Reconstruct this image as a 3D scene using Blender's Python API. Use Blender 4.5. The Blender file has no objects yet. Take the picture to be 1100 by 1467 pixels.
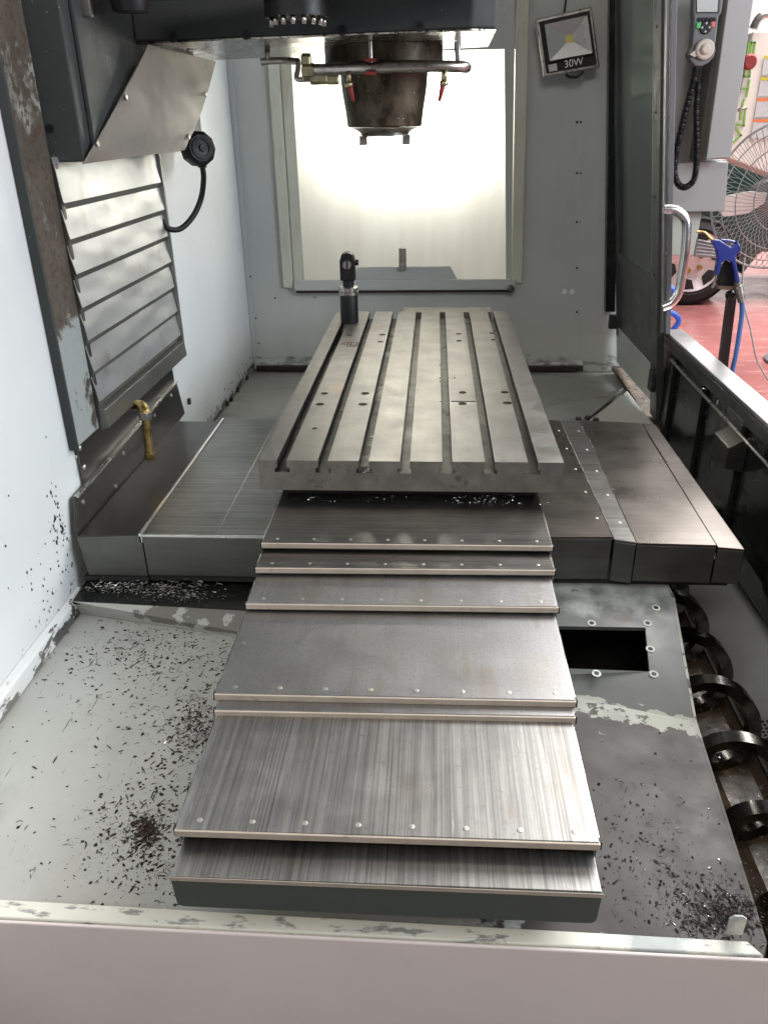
import bpy, bmesh, math, random
from math import sin, cos, pi, radians
from mathutils import Vector, Matrix
random.seed(7)
S = bpy.context.scene
C = S.collection
CZ = 1.6                                   # camera height above the workshop floor

# ------------------------------------------------------------------ camera
F, PX, PY = 1140.0, 550.0, 733.5
vy = Vector((625 - PX, 175 - PY, F)).normalized()
_s = .012
_c = (-(625 - PX) - _s * (175 - PY)) / F
vx = Vector((1, _s, _c)).normalized()
vz = vx.cross(vy)
if vz.y > 0: vz = -vz
RT = Matrix((vx, vy, vz))                  # camera coords (x right, y down, z forward) -> place coords
camd = bpy.data.cameras.new("camera"); cam = bpy.data.objects.new("camera", camd); C.objects.link(cam)
camd.sensor_fit = 'VERTICAL'; camd.sensor_height = 24; camd.lens = 24 * F / 1467
camd.clip_start = .02; camd.clip_end = 200
r_, u_, b_ = RT @ Vector((1, 0, 0)), RT @ Vector((0, -1, 0)), RT @ Vector((0, 0, -1))
M4 = Matrix((r_, u_, b_)).transposed().to_4x4(); M4.translation = (0, 0, CZ)
cam.matrix_world = M4
S.camera = cam

# ------------------------------------------------------------------ light
S.view_settings.view_transform = 'Standard'; S.view_settings.look = 'None'
S.view_settings.exposure = 0.0; S.view_settings.gamma = 1
W = bpy.data.worlds.new("World"); S.world = W; W.use_nodes = True
bg = W.node_tree.nodes['Background']
bg.inputs[0].default_value = (.80, .88, 1.0, 1); bg.inputs[1].default_value = .11
def area(name, loc, target, sx, sy, energy, col):
    l = bpy.data.lights.new(name, 'AREA'); l.shape = 'RECTANGLE'; l.size = sx; l.size_y = sy
    l.energy = energy; l.color = col
    o = bpy.data.objects.new(name, l); C.objects.link(o); o.location = loc
    d = Vector(target) - Vector(loc)
    o.rotation_euler = d.to_track_quat('-Z', 'Y').to_euler()
    return o
# the big workshop doorway to the right, unseen soft fill above and behind the camera, shop roof lights
area("doorway_daylight", (3.2, 1.2, CZ + .9), (-.9, 1.9, CZ - .35), 3.0, 1.8, 175, (.86, .93, 1))
area("front_fill_light", (-.2, -1.6, CZ + 2.4), (0, 2.2, CZ - 1.0), 2.4, 1.0, 78, (1, .93, .84))
area("cover_highlight_light", (.45, 1.75, CZ + 1.5), (.25, 1.3, CZ - 1.0), .7, .35, 4.5, (1, .93, .82))  # unseen lamp added for a warm highlight on the steel covers
area("shop_roof_light", (5.5, 8.0, CZ + 4.2), (5.0, 8.0, 0), 7, 7, 2300, (1, .98, .95))
pl = bpy.data.lights.new("worklamp_behind_window", 'AREA'); pl.shape = 'RECTANGLE'; pl.size = .66; pl.size_y = .26; pl.energy = 100; pl.color = (1, .985, .94)
plo = bpy.data.objects.new("worklamp_behind_window", pl); C.objects.link(plo)
plo.location = (-.14, 4.50, CZ + .10); plo.rotation_euler = (radians(-90), 0, 0)
wl = area("yard_light_behind_window", (-.1, 6.2, CZ + .4), (-.15, 4.3, CZ - .3), 2.0, 2.0, 4, (.95, .98, 1))

# ------------------------------------------------------------------ pixel rays onto known planes
def ray(px, py): return RT @ Vector((px - PX, py - PY, F))
def on_x(px, py, x): d = ray(px, py); return d * (x / d.x)
def on_y(px, py, y): d = ray(px, py); return d * (y / d.y)
def on_z(px, py, z): d = ray(px, py); return d * (z / d.z)
def on_door(px, py, k=.84): d = ray(px, py); return d * (k / (d.x + .12 * d.z))
V = lambda *a: Vector(a)

# ------------------------------------------------------------------ mesh builder (heights relative to the camera)
class MB:
    def __init__(s): s.v = []; s.f = []; s.sm = []; s.mi = []
    def add(s, vs, fs, smooth=False, mi=0):
        o = len(s.v); s.v += [Vector(a) for a in vs]
        for f in fs: s.f.append([i + o for i in f]); s.sm.append(smooth); s.mi.append(mi)
        return s
    def box(s, x0, x1, y0, y1, z0, z1, mi=0):
        vs = [(x, y, z) for z in (z0, z1) for y in (y0, y1) for x in (x0, x1)]
        return s.add(vs, [(0, 2, 3, 1), (4, 5, 7, 6), (0, 1, 5, 4), (2, 6, 7, 3), (0, 4, 6, 2), (1, 3, 7, 5)], mi=mi)
    def obox(s, c, ax, ay, az, hx, hy, hz):
        c = Vector(c); ax = Vector(ax).normalized(); ay = Vector(ay).normalized(); az = Vector(az).normalized()
        vs = [c + ax * (i * hx) + ay * (j * hy) + az * (k * hz) for k in (-1, 1) for j in (-1, 1) for i in (-1, 1)]
        return s.add(vs, [(0, 2, 3, 1), (4, 5, 7, 6), (0, 1, 5, 4), (2, 6, 7, 3), (0, 4, 6, 2), (1, 3, 7, 5)])
    def prism(s, pts, vec, mi=0):
        n = len(pts); pts = [Vector(p) for p in pts]; vec = Vector(vec)
        vs = pts + [p + vec for p in pts]
        fs = [tuple(range(n))[::-1], tuple(range(n, 2 * n))] + [(i, (i + 1) % n, n + (i + 1) % n, n + i) for i in range(n)]
        return s.add(vs, fs, mi=mi)
    def lathe(s, prof, c, axis=(0, 0, 1), n=28, smooth=True, cap=True):
        c = Vector(c); q = Vector((0, 0, 1)).rotation_difference(Vector(axis).normalized())
        vs = [c + q @ Vector((r * cos(2 * pi * i / n), r * sin(2 * pi * i / n), h)) for r, h in prof for i in range(n)]
        fs = [(k * n + i, k * n + (i + 1) % n, (k + 1) * n + (i + 1) % n, (k + 1) * n + i) for k in range(len(prof) - 1) for i in range(n)]
        s.add(vs, fs, smooth)
        if cap:
            m = len(prof) - 1; o = len(s.v) - len(vs)
            s.f.append([o + i for i in range(n)][::-1]); s.sm.append(False); s.mi.append(0)
            s.f.append([o + m * n + i for i in range(n)]); s.sm.append(False); s.mi.append(0)
        return s
    def cyl(s, a, b, r, n=16, r2=None):
        a = Vector(a); b = Vector(b); L = (b - a).length
        return s.lathe([(r, 0), (r if r2 is None else r2, L)], a, b - a, n)
    def tube(s, pts, r, n=10, closed=False):
        pts = [Vector(p) for p in pts]; m = len(pts); vs = []; up = None
        for i, p in enumerate(pts):
            if closed: t = pts[(i + 1) % m] - pts[i - 1]
            else: t = pts[min(i + 1, m - 1)] - pts[max(i - 1, 0)]
            t.normalize()
            if up is None:
                up = t.orthogonal().normalized()
            up = (up - t * up.dot(t)).normalized(); w = t.cross(up)
            rr = r[i] if isinstance(r, (list, tuple)) else r
            vs += [p + (up * cos(2 * pi * k / n) + w * sin(2 * pi * k / n)) * rr for k in range(n)]
        fs = [(i * n + k, i * n + (k + 1) % n, ((i + 1) % m) * n + (k + 1) % n, ((i + 1) % m) * n + k) for i in range(m if closed else m - 1) for k in range(n)]
        s.add(vs, fs, True)
        if not closed:
            o = len(s.v) - len(vs)
            s.f.append([o + k for k in range(n)][::-1]); s.sm.append(False); s.mi.append(0)
            s.f.append([o + (m - 1) * n + k for k in range(n)]); s.sm.append(False); s.mi.append(0)
        return s

def smooth_path(pts, k=6):
    pts = [Vector(p) for p in pts]; P = [pts[0]] + pts + [pts[-1]]; out = []
    for i in range(1, len(P) - 2):
        for j in range(k):
            t = j / k; a, b, c, d = P[i - 1], P[i], P[i + 1], P[i + 2]
            out.append(.5 * ((2 * b) + (c - a) * t + (2 * a - 5 * b + 4 * c - d) * t * t + (3 * b - a - 3 * c + d) * t ** 3))
    out.append(pts[-1]); return out

def thing(name, loc, label, cat, group=None):
    o = bpy.data.objects.new(name, None); C.objects.link(o); o.empty_display_size = .05
    o.location = (loc[0], loc[1], loc[2] + CZ); o['label'] = label; o['category'] = cat
    if group: o['group'] = group
    return o
def root_loc(o):
    v = Vector((0, 0, 0))
    while o is not None: v += o.location; o = o.parent
    return v
def obj(name, mb, mat, parent=None, bev=0, label=None, seg=2, recalc=True):
    bm = bmesh.new(); off = root_loc(parent); vs = [bm.verts.new(v + Vector((0, 0, CZ)) - off) for v in mb.v]
    for f, sm, mi in zip(mb.f, mb.sm, mb.mi):
        try: fc = bm.faces.new([vs[i] for i in f]); fc.smooth = sm; fc.material_index = mi
        except ValueError: pass
    if recalc: bmesh.ops.recalc_face_normals(bm, faces=bm.faces)
    for e in bm.edges:
        if len(e.link_faces) == 1: e.smooth = False
        if len(e.link_faces) == 2 and e.calc_face_angle(0) > radians(35): e.smooth = False
    me = bpy.data.meshes.new(name); bm.to_mesh(me); bm.free()
    for m in (mat if isinstance(mat, (list, tuple)) else [mat]): me.materials.append(m)
    o = bpy.data.objects.new(name, me); C.objects.link(o); o.parent = parent
    if bev:
        b = o.modifiers.new("bevel", 'BEVEL'); b.width = bev; b.segments = seg; b.limit_method = 'ANGLE'; b.angle_limit = radians(30)
    if label: o['label'] = label
    return o
def tag(o, label, cat, group=None, kind=None):
    o['label'] = label; o['category'] = cat
    if group: o['group'] = group
    if kind: o['kind'] = kind
    return o
def single(name, mb, mat, label, cat, bev=0, kind=None, loc=None):
    o = obj(name, mb, mat, None, bev)
    return tag(o, label, cat, kind=kind)
def dup(o, name, parent, shift):
    c = o.copy(); c.name = name; C.objects.link(c); c.parent = parent; c.location = o.location + Vector(shift); return c
def cut(o, cutters):
    """subtract cutter MBs (place coords) from object o for good"""
    tmp = []
    for k in cutters:
        t = obj("cutter", k, o.data.materials[0], o.parent); tmp.append(t)
        m = o.modifiers.new("cut", 'BOOLEAN'); m.object = t; m.solver = 'EXACT'; m.operation = 'DIFFERENCE'
    bpy.context.view_layer.update()
    dg = bpy.context.evaluated_depsgraph_get()
    me = bpy.data.meshes.new_from_object(o.evaluated_get(dg)); o.modifiers.clear(); o.data = me
    for t in tmp: bpy.data.objects.remove(t)

# ------------------------------------------------------------------ materials
def mat(name, base, rough=.5, metal=0., var=.12, vs=3., streak=None, layers=(), bump=0., bs=60., rvar=.1, spec=.5, coat=0, aniso=0, emit=None, warm=None):
    """layers: (colour, scale, lo, hi, stretch xyz, coordinate mask or None, detail)"""
    m = bpy.data.materials.new(name); m.use_nodes = True; t = m.node_tree; N = t.nodes; L = t.links
    b = N['Principled BSDF']
    geo = N.new('ShaderNodeNewGeometry'); pos = geo.outputs['Position']
    def mapped(sc):
        mp = N.new('ShaderNodeVectorMath'); mp.operation = 'MULTIPLY'; L.new(pos, mp.inputs[0]); mp.inputs[1].default_value = sc; return mp.outputs[0]
    def noise(sc, scale, detail=4, rgh=.6):
        n = N.new('ShaderNodeTexNoise'); L.new(mapped(sc), n.inputs['Vector']); n.inputs['Scale'].default_value = scale
        n.inputs['Detail'].default_value = detail; n.inputs['Roughness'].default_value = rgh; return n.outputs['Fac']
    def rng(x, a, b_, c, d):
        r = N.new('ShaderNodeMapRange'); L.new(x, r.inputs[0]); r.inputs[1].default_value = a; r.inputs[2].default_value = b_
        r.inputs[3].default_value = c; r.inputs[4].default_value = d; return r.outputs[0]
    def mul(a, v):
        q = N.new('ShaderNodeMath'); q.operation = 'MULTIPLY'; L.new(a, q.inputs[0])
        if isinstance(v, (int, float)): q.inputs[1].default_value = v
        else: L.new(v, q.inputs[1])
        return q.outputs[0]
    n1 = noise((1, 1, 1), vs, 5)
    f = rng(n1, .3, .7, 1 - var, 1 + var)
    if streak:
        sv, ss, sa = streak
        f = mul(f, rng(noise(sv, ss, 6, .7), .32, .68, 1 - sa, 1 + sa))
    col = N.new('ShaderNodeVectorMath'); col.operation = 'SCALE'; col.inputs[0].default_value = base[:3]; L.new(f, col.inputs['Scale'])
    cur = col.outputs[0]; rg = rng(noise((1, 1, 1), vs * 2.3, 4), .3, .7, rough - rvar, rough + rvar)
    mt = None
    for ly in layers:
        lc, sc, lo, hi, st, mask, amt = ly[:7]
        det = ly[7] if len(ly) > 7 else 9
        fac = rng(noise(st, sc, det, .62), lo, hi, 0, amt)
        if mask:
            sp = N.new('ShaderNodeSeparateXYZ'); L.new(pos, sp.inputs[0])
            mk_ = None
            for (axis, a, b2) in mask:
                aa, bb = (a + CZ, b2 + CZ) if axis == 'Z' else (a, b2)
                if isinstance(axis, tuple):
                    dt = N.new('ShaderNodeVectorMath'); dt.operation = 'DOT_PRODUCT'; L.new(pos, dt.inputs[0]); dt.inputs[1].default_value = axis; src = dt.outputs['Value']
                else: src = sp.outputs[axis]
                g = rng(src, aa, bb, 0, 1); mk_ = g if mk_ is None else mul(mk_, g)
            ad = N.new('ShaderNodeMath'); ad.operation = 'ADD'; L.new(noise(st, sc, det, .62), ad.inputs[0]); L.new(rng(mk_, 0, 1, -.30, 0), ad.inputs[1])
            fac = rng(ad.outputs[0], lo, hi, 0, amt)
        mx = N.new('ShaderNodeMix'); mx.data_type = 'RGBA'; L.new(fac, mx.inputs[0]); L.new(cur, mx.inputs[6]); mx.inputs[7].default_value = (*lc[:3], 1)
        cur = mx.outputs[2]
        if len(ly) > 8:
            r2 = N.new('ShaderNodeMix'); L.new(fac, r2.inputs[0]); L.new(rg, r2.inputs[2]); r2.inputs[3].default_value = ly[8]; rg = r2.outputs[0]
    L.new(cur, b.inputs['Base Color']); L.new(rg, b.inputs['Roughness'])
    b.inputs['Metallic'].default_value = metal; b.inputs['Specular IOR Level'].default_value = spec
    if coat: b.inputs['Coat Weight'].default_value = coat; b.inputs['Coat Roughness'].default_value = .15
    if bump:
        bp = N.new('ShaderNodeBump'); bp.inputs['Strength'].default_value = bump; bp.inputs['Distance'].default_value = .002
        L.new(noise(streak[0] if streak and bs < 0 else (1, 1, 1), abs(bs), 4), bp.inputs['Height']); L.new(bp.outputs[0], b.inputs['Normal'])
    if emit: b.inputs['Emission Color'].default_value = (*emit[:3], 1); b.inputs['Emission Strength'].default_value = emit[3]
    return m
U = (1, 1, 1)
DIRT = (.03, .026, .022)
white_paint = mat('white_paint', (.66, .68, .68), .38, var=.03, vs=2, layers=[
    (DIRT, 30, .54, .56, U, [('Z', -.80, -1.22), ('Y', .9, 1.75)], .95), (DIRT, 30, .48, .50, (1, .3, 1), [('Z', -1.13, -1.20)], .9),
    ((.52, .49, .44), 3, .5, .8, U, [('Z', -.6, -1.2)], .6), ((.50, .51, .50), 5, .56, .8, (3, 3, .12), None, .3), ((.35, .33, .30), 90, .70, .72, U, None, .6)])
rear_paint = mat('rear_wall_paint', (.44, .455, .44), .42, var=.04, vs=2, layers=[
    (DIRT, 13, .50, .54, (1, 1, 2.2), [('Z', -1.10, -1.17)], .95), ((.50, .52, .49), 6, .3, .5, U, [('Z', -1.02, -1.05)], .5),
    ((.26, .25, .22), 2.2, .5, .8, (1, 1, .3), None, .4)])
cream_paint = mat('cream_frame_paint', (.52, .52, .44), .45, var=.06, layers=[((.30, .24, .13), 9, .55, .75, (2, 1, .4), None, .6)])
ghost_frost = None
pan_paint = mat('pan_paint_pale', (.415, .42, .395), .5, var=.06, vs=4, layers=[
    ((.20, .20, .18), 5, .56, .78, (1.6, .8, 1), None, .35),
    ((.05, .048, .042), 95, .665, .685, (1, .7, 1), [('X', -.95, -.62)], .9, 3),
    ((.06, .055, .05), 34, .715, .73, (4.2, .25, 1), None, .7, 2), ((.07, .065, .06), 31, .72, .735, (.5, 3.5, 1), None, .8, 2),
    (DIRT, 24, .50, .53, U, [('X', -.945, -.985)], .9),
    ((.15, .145, .13), 19, .44, .47, (1, 1, 1), [('Z', -1.2198, -1.205), ('X', -.90, -.75)], .95)], bump=.12, bs=120)
pan_worn = mat('pan_paint_worn_dark', (.055, .049, .047), .50, var=.18, vs=5, spec=.3, layers=[
    ((.36, .37, .32), 24, .40, .43, U, [((.283, 1, 0), 1.53, 1.575)], .95),
    ((.28, .28, .25), 34, .62, .67, U, [('X', .52, .34), ('Y', 1.2, 1.4)], .6),
    ((.085, .08, .077), 7, .5, .7, (1, 1, 1), None, .5), ((.36, .37, .35), 12, .40, .44, U, [('X', .22, .15)], .9), ((.025, .023, .02), 110, .66, .69, U, [('Y', 1.25, .98)], .9, 3)], bump=.15, bs=70)
riser_paint = mat('riser_paint', (.11, .115, .11), .42, var=.1, vs=5, layers=[
    ((.43, .44, .40), 9, .42, .62, (1, 1, 1), [('Y', 1.62, 1.80)], .7), ((.36, .37, .32), 30, .44, .47, U, [((.283, 1, 0), 1.635, 1.61)], .95),
    ((.10, .075, .05), 14, .62, .66, U, None, .8)], bump=.1, bs=80)
grey_pan = mat('rear_pan_paint', (.25, .255, .235), .5, var=.1, vs=3, layers=[((.09, .085, .075), 4, .56, .72, (1, 2.4, 1), None, .7), (DIRT, 40, .70, .72, U, None, .8)])
grey_panel = mat('grey_side_panel', (.30, .31, .31), .45, var=.12, vs=3, layers=[((.12, .115, .105), 3, .5, .75, U, None, .6), (DIRT, 50, .70, .72, U, None, .7)])
ledge_paint = mat('ledge_paint', (.66, .65, .57), .5, var=.08, vs=9, layers=[((.16, .165, .16), 26, .56, .62, (.6, 2, 1), None, .8), (DIRT, 80, .68, .7, U, None, .8),
    ((.33, .36, .36), 9, .40, .5, U, [('X', .28, .36)], .9)], bump=.2, bs=90)
pink_panel = mat('front_sheet_paint', (.74, .65, .635), .55, var=.05, vs=2.5, layers=[((.62, .54, .52), 7, .55, .8, U, None, .35), ((.2, .16, .14), 160, .72, .74, U, None, .5)], bump=.06, bs=200)
steel_y = mat('brushed_cover_steel', (.345, .345, .35), .42, 1, var=.05, vs=5, streak=((110, .5, 1), 3.0, .09), layers=[((.24, .235, .23), 150, .50, .62, U, None, .45), ((.46, .45, .45), 26, .56, .72, (1, .6, 1), None, .35),
    ((.30, .28, .26), 70, .60, .70, U, None, .45), ((.34, .27, .20), 4.2, .58, .80, (1.4, .8, 1), None, .4), ((.74, .74, .72), 60, .68, .7, (3, .12, 1), None, .5), ((.30, .29, .285), 7, .45, .75, (1, 1, 1), None, .5), ((.27, .22, .17), 8, .575, .60, (1.2, .35, 1), None, .3)], rvar=.035, bump=.05, bs=40)
steel_front = mat('scratched_lower_cover_steel', (.325, .318, .31), .42, 1, var=.06, vs=5, streak=((90, .30, 1), 3.0, .42), layers=[((.22, .215, .21), 150, .54, .66, (1, .5, 1), None, .3), ((.50, .49, .47), 20, .52, .62, (4, .12, 1), None, .45), ((.17, .165, .16), 16, .56, .64, (4, .15, 1), None, .4), ((.18, .15, .12), 5, .58, .72, (1.3, 1, 1), [('Y', 1.02, 1.16)], .6),
    ((.26, .24, .22), 70, .60, .67, (1, .8, 1), None, .6), ((.32, .25, .18), 5, .58, .78, (1.6, .9, 1), None, .5), ((.75, .73, .68), 55, .67, .69, (3, .10, 1), None, .6), ((.25, .20, .15), 7, .57, .66, (1.2, .35, 1), None, .3), ((.15, .13, .11), 150, .66, .70, (1, 1, 1), None, .5)], rvar=.045, bump=.06, bs=40)
steel_x = mat('cross_cover_steel_dark', (.235, .23, .22), .32, 1, var=.2, vs=4, streak=((1.0, 40, 1), 3.0, .34), layers=[
    ((.13, .125, .12), 5, .5, .72, (.7, 3, 1), None, .4)], rvar=.04, bump=.05, bs=30)
steel_xr = mat('cross_cover_steel_brown', (.145, .128, .115), .30, 1, var=.2, vs=3.5, streak=((1.2, 22, 1), 3.0, .16), layers=[
    ((.24, .22, .20), 3.2, .55, .78, U, None, .5)], rvar=.04, bump=.05, bs=30)
gutter_steel = mat('gutter_steel', (.12, .115, .12), .36, 1, var=.12, vs=4, layers=[((.12, .11, .11), 5, .45, .75, U, None, .5), (DIRT, 60, .70, .72, U, None, .7)], rvar=.05)
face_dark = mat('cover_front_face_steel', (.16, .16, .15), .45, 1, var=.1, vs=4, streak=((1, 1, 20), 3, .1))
table_steel = mat('ground_table_steel', (.255, .243, .232), .44, 1, var=.10, vs=5, streak=((20, 1.2, 1), 3.0, .06), layers=[
    ((.40, .38, .36), 3.2, .48, .70, U, None, .4), ((.50, .27, .20), 14, .30, .62, U, [('X', -0.365, -0.340), ('X', -0.275, -0.300), ('Y', 2.507, 2.547), ('Y', 2.647, 2.607)], .75), ((.20, .185, .17), 75, .60, .72, U, None, .35), ((.26, .24, .225), 4.6, .55, .75, (1, .7, 1), None, .4)], rvar=.09, bump=.10, bs=160)
table_side = mat('table_side_steel', (.25, .235, .215), .48, .9, var=.22, vs=14, layers=[((.09, .08, .07), 26, .58, .68, U, None, .6), ((.38, .35, .32), 60, .66, .7, U, None, .4)], bump=.12, bs=120)
slot_m = mat('slot_steel_oily_shaded', (.12, .115, .105), .5, .6, var=.2, vs=10, layers=[((.012, .012, .012), 8, .30, .36, (1, 1, 1), [('X', -.10, -.25)], .97), ((.05, .045, .04), 20, .5, .7, U, None, .6)])  # oily steel; the black in the left slots is painted-in shade
lip_tan = mat('wiper_lip_tan', (.47, .405, .34), .5, .35, var=.10, vs=20, layers=[((.22, .17, .13), 50, .62, .68, U, None, .5)])
rubber = mat('black_rubber', (.016, .016, .016), .5, var=.2)
rivet_m = mat('rivet_steel', (.52, .50, .46), .45, 1, var=.1, vs=30)
dark_cast = mat('dark_green_grey_casting_paint', (.040, .045, .045), .62, spec=.25, var=.12, vs=4, layers=[((.30, .31, .30), 90, .74, .75, U, None, .8, 2)], bump=.1, bs=50)
under_metal = mat('oily_underside_plate', (.30, .28, .25), .22, 1, var=.3, vs=14, layers=[((.03, .028, .025), 55, .56, .59, (1, 1.8, 1), None, .9, 3)], bump=.3, bs=60)
door_black = mat('door_black_paint', (.042, .045, .046), .38, var=.15, vs=4, layers=[((.12, .12, .12), 130, .74, .75, U, None, .6, 2)])
sill_black = mat('wet_black_inner_wall', (.012, .014, .013), .22, var=.3, vs=6, layers=[((.16, .16, .15), 150, .71, .72, U, None, .8, 2)], bump=.3, bs=60)
rust_column = mat('rust_spotted_column', (.075, .062, .048), .75, .1, var=.25, vs=9, layers=[
    ((.30, .31, .28), 5, .50, .56, U, [('Z', -.62, .1)], .7), ((.30, .33, .32), 9, .38, .44, U, [('Z', -.38, -.52)], .9), ((.055, .036, .022), 60, .50, .56, U, [('Z', -.75, -.35)], .9), ((.16, .09, .05), 120, .62, .68, U, None, .5)], bump=.35, bs=140)
louvre_m = mat('louvre_slat_aluminium', (.60, .61, .63), .40, .85, var=.06, vs=5, layers=[((.34, .31, .24), 10, .56, .72, (1, 1, .5), None, .5), ((.14, .13, .11), 30, .68, .72, (1, 1, .3), None, .5)], rvar=.05, bump=.25, bs=2)
louvre_dark = mat('louvre_return_edge', (.28, .28, .26), .4, .9, var=.1)
bright_edge = mat('polished_edge', (.80, .80, .78), .22, 1, var=.05)
alu = mat('brushed_aluminium_sill', (.56, .56, .575), .34, 1, var=.03, vs=2, rvar=.03)
chrome = mat('chrome', (.72, .71, .68), .24, 1, var=.02)
deflector_m = mat('deflector_sheet', (.15, .135, .13), .5, .5, var=.10, vs=4, layers=[((.05, .04, .03), 70, .72, .74, U, None, .8, 2), ((.30, .25, .17), 3, .55, .7, (1, 1, 1), None, .4)], bump=.06, bs=12)
bronze = mat('oily_bronze_spindle', (.07, .058, .040), .46, .8, var=.3, vs=9, streak=((1, 1, 1), 18, .25), layers=[((.025, .018, .012), 24, .52, .62, (1, 1, .6), None, .8), ((.55, .52, .45), 50, .66, .7, U, None, .5)], bump=.25, bs=70)
steel_plain = mat('dull_steel', (.42, .40, .37), .33, 1, var=.15, vs=20)
brass = mat('dirty_brass', (.40, .29, .11), .38, 1, var=.25, vs=25, layers=[((.10, .065, .03), 30, .5, .62, U, None, .7)])
fitting = mat('plated_fitting', (.46, .42, .26), .34, 1, var=.2, vs=30)
red_pl = mat('red_plastic', (.24, .018, .015), .45, var=.1)
black_pl = mat('black_plastic', (.009, .009, .010), .45, spec=.3, var=.15, vs=20, bump=.1, bs=80)
grey_pl = mat('grey_plastic', (.11, .11, .115), .45, var=.08, vs=9)
cab_grey = mat('control_cabinet_grey', (.30, .292, .285), .45, var=.03, vs=2)
cab_dark = mat('cabinet_recess_dark', (.12, .115, .10), .6, var=.1)
screen_m = mat('pendant_screen', (.42, .44, .42), .25, var=.04)
label_white = mat('white_print', (.75, .75, .73), .5, var=.03)
grime = mat('oily_brown_grime', (.055, .038, .024), .32, var=.45, vs=16, layers=[((.16, .11, .06), 12, .5, .65, U, None, .7), ((.30, .30, .28), 34, .64, .67, U, None, .7)], bump=.8, bs=40)
auger_steel = mat('auger_flight_steel', (.14, .135, .125), .25, 1, var=.3, vs=12, layers=[((.07, .05, .035), 16, .55, .65, U, None, .8)], bump=.2, bs=60)
chip_dark = mat('dark_swarf', (.03, .022, .018), .4, .3, var=.5, vs=60)
chip_silver = mat('silver_swarf', (.62, .62, .60), .22, 1, var=.3, vs=60)
brown_stain = mat('brown_rust_mark', (.055, .022, .014), .6, var=.2)
pink_stain = mat('copper_tinted_patch', (.42, .27, .22), .45, .8, var=.15, vs=30)
# workshop
red_floor = mat('red_epoxy_floor', (.34, .125, .12), .25, var=.12, vs=1.5, layers=[((.62, .34, .32), 3.5, .54, .70, (.6, 3, 1), None, .6), ((.28, .06, .06), 2, .55, .7, U, None, .4), ((.8, .7, .68), 60, .76, .77, U, None, .7, 2)], bump=.1, bs=6)
cream_mach = mat('cream_machine_paint', (.78, .72, .66), .4, var=.02)
green_print = mat('green_print', (.20, .42, .06), .5, var=.02)
yellow_print = mat('yellow_print', (.62, .52, .04), .5, var=.02)
orange_print = mat('orange_print', (.75, .20, .06), .5, var=.02)
paper_m = mat('printed_notice', (.55, .55, .57), .6, var=.08, vs=60)
tyre_m = mat('tyre_rubber', (.020, .020, .020), .7, var=.1)
rim_m = mat('painted_alloy_rim', (.62, .52, .50), .3, .4, var=.05)
car_m = mat('dark_green_car_paint', (.012, .045, .040), .12, var=.1, coat=.8)
dark_m = mat('dark_underbody', (.008, .008, .008), .6)
blue_pl = mat('blue_plastic', (.022, .035, .20), .35, var=.08)
blue_hose = mat('blue_hose', (.06, .14, .36), .4, var=.05)
blue_hose2 = mat('bright_blue_hose', (.03, .12, .60), .35, var=.05)
grey_cable = mat('grey_cable', (.35, .33, .33), .5)
fan_wire = mat('fan_wire', (.30, .30, .30), .35, .5)
fan_blade = mat('fan_blade_white', (.80, .78, .74), .35)
post_m = mat('dark_brown_post', (.022, .014, .014), .4)
green_leg = mat('pale_green_leg_panel', (.40, .43, .38), .4, var=.04)

def glass_mat(name, tint, rough, alpha_mix):
    m = bpy.data.materials.new(name); m.use_nodes = True; t = m.node_tree; b = t.nodes['Principled BSDF']; out = t.nodes['Material Output']
    b.inputs['Base Color'].default_value = (*tint, 1); b.inputs['Roughness'].default_value = rough; b.inputs['Specular IOR Level'].default_value = .8
    tr = t.nodes.new('ShaderNodeBsdfTransparent'); tr.inputs[0].default_value = (.62, .72, .66, 1)
    mx = t.nodes.new('ShaderNodeMixShader'); mx.inputs[0].default_value = alpha_mix
    t.links.new(tr.outputs[0], mx.inputs[1]); t.links.new(b.outputs[0], mx.inputs[2]); t.links.new(mx.outputs[0], out.inputs[0])
    return m
door_glass = glass_mat('smoky_door_glass', (.06, .068, .062), .2, .74)
lamp_glass = glass_mat('lamp_cover_glass', (.05, .05, .05), .06, .25)
# frosted window pane: lets light through and spreads it
frost = bpy.data.materials.new('frosted_pane'); frost.use_nodes = True
ft = frost.node_tree; fo = ft.nodes['Material Output']; fb = ft.nodes['Principled BSDF']
fb.inputs['Base Color'].default_value = (.30, .295, .27, 1); fb.inputs['Roughness'].default_value = .45
ftr = ft.nodes.new('ShaderNodeBsdfTranslucent')
fg = ft.nodes.new('ShaderNodeNewGeometry'); fm = ft.nodes.new('ShaderNodeVectorMath'); fm.operation = 'MULTIPLY'; fm.inputs[1].default_value = (14, 1, 1.0)
ft.links.new(fg.outputs['Position'], fm.inputs[0])
fn = ft.nodes.new('ShaderNodeTexNoise'); fn.inputs['Scale'].default_value = 2; fn.inputs['Detail'].default_value = 5; ft.links.new(fm.outputs[0], fn.inputs['Vector'])
fr = ft.nodes.new('ShaderNodeValToRGB'); fr.color_ramp.elements[0].position = .35; fr.color_ramp.elements[0].color = (.80, .79, .74, 1)
fr.color_ramp.elements[1].position = .6; fr.color_ramp.elements[1].color = (.84, .84, .79, 1)
ft.links.new(fn.outputs['Fac'], fr.inputs[0]); ft.links.new(fr.outputs[0], ftr.inputs[0])
fx = ft.nodes.new('ShaderNodeMixShader'); fx.inputs[0].default_value = .55
ft.links.new(fb.outputs[0], fx.inputs[1]); ft.links.new(ftr.outputs[0], fx.inputs[2]); ft.links.new(fx.outputs[0], fo.inputs[0])

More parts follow.
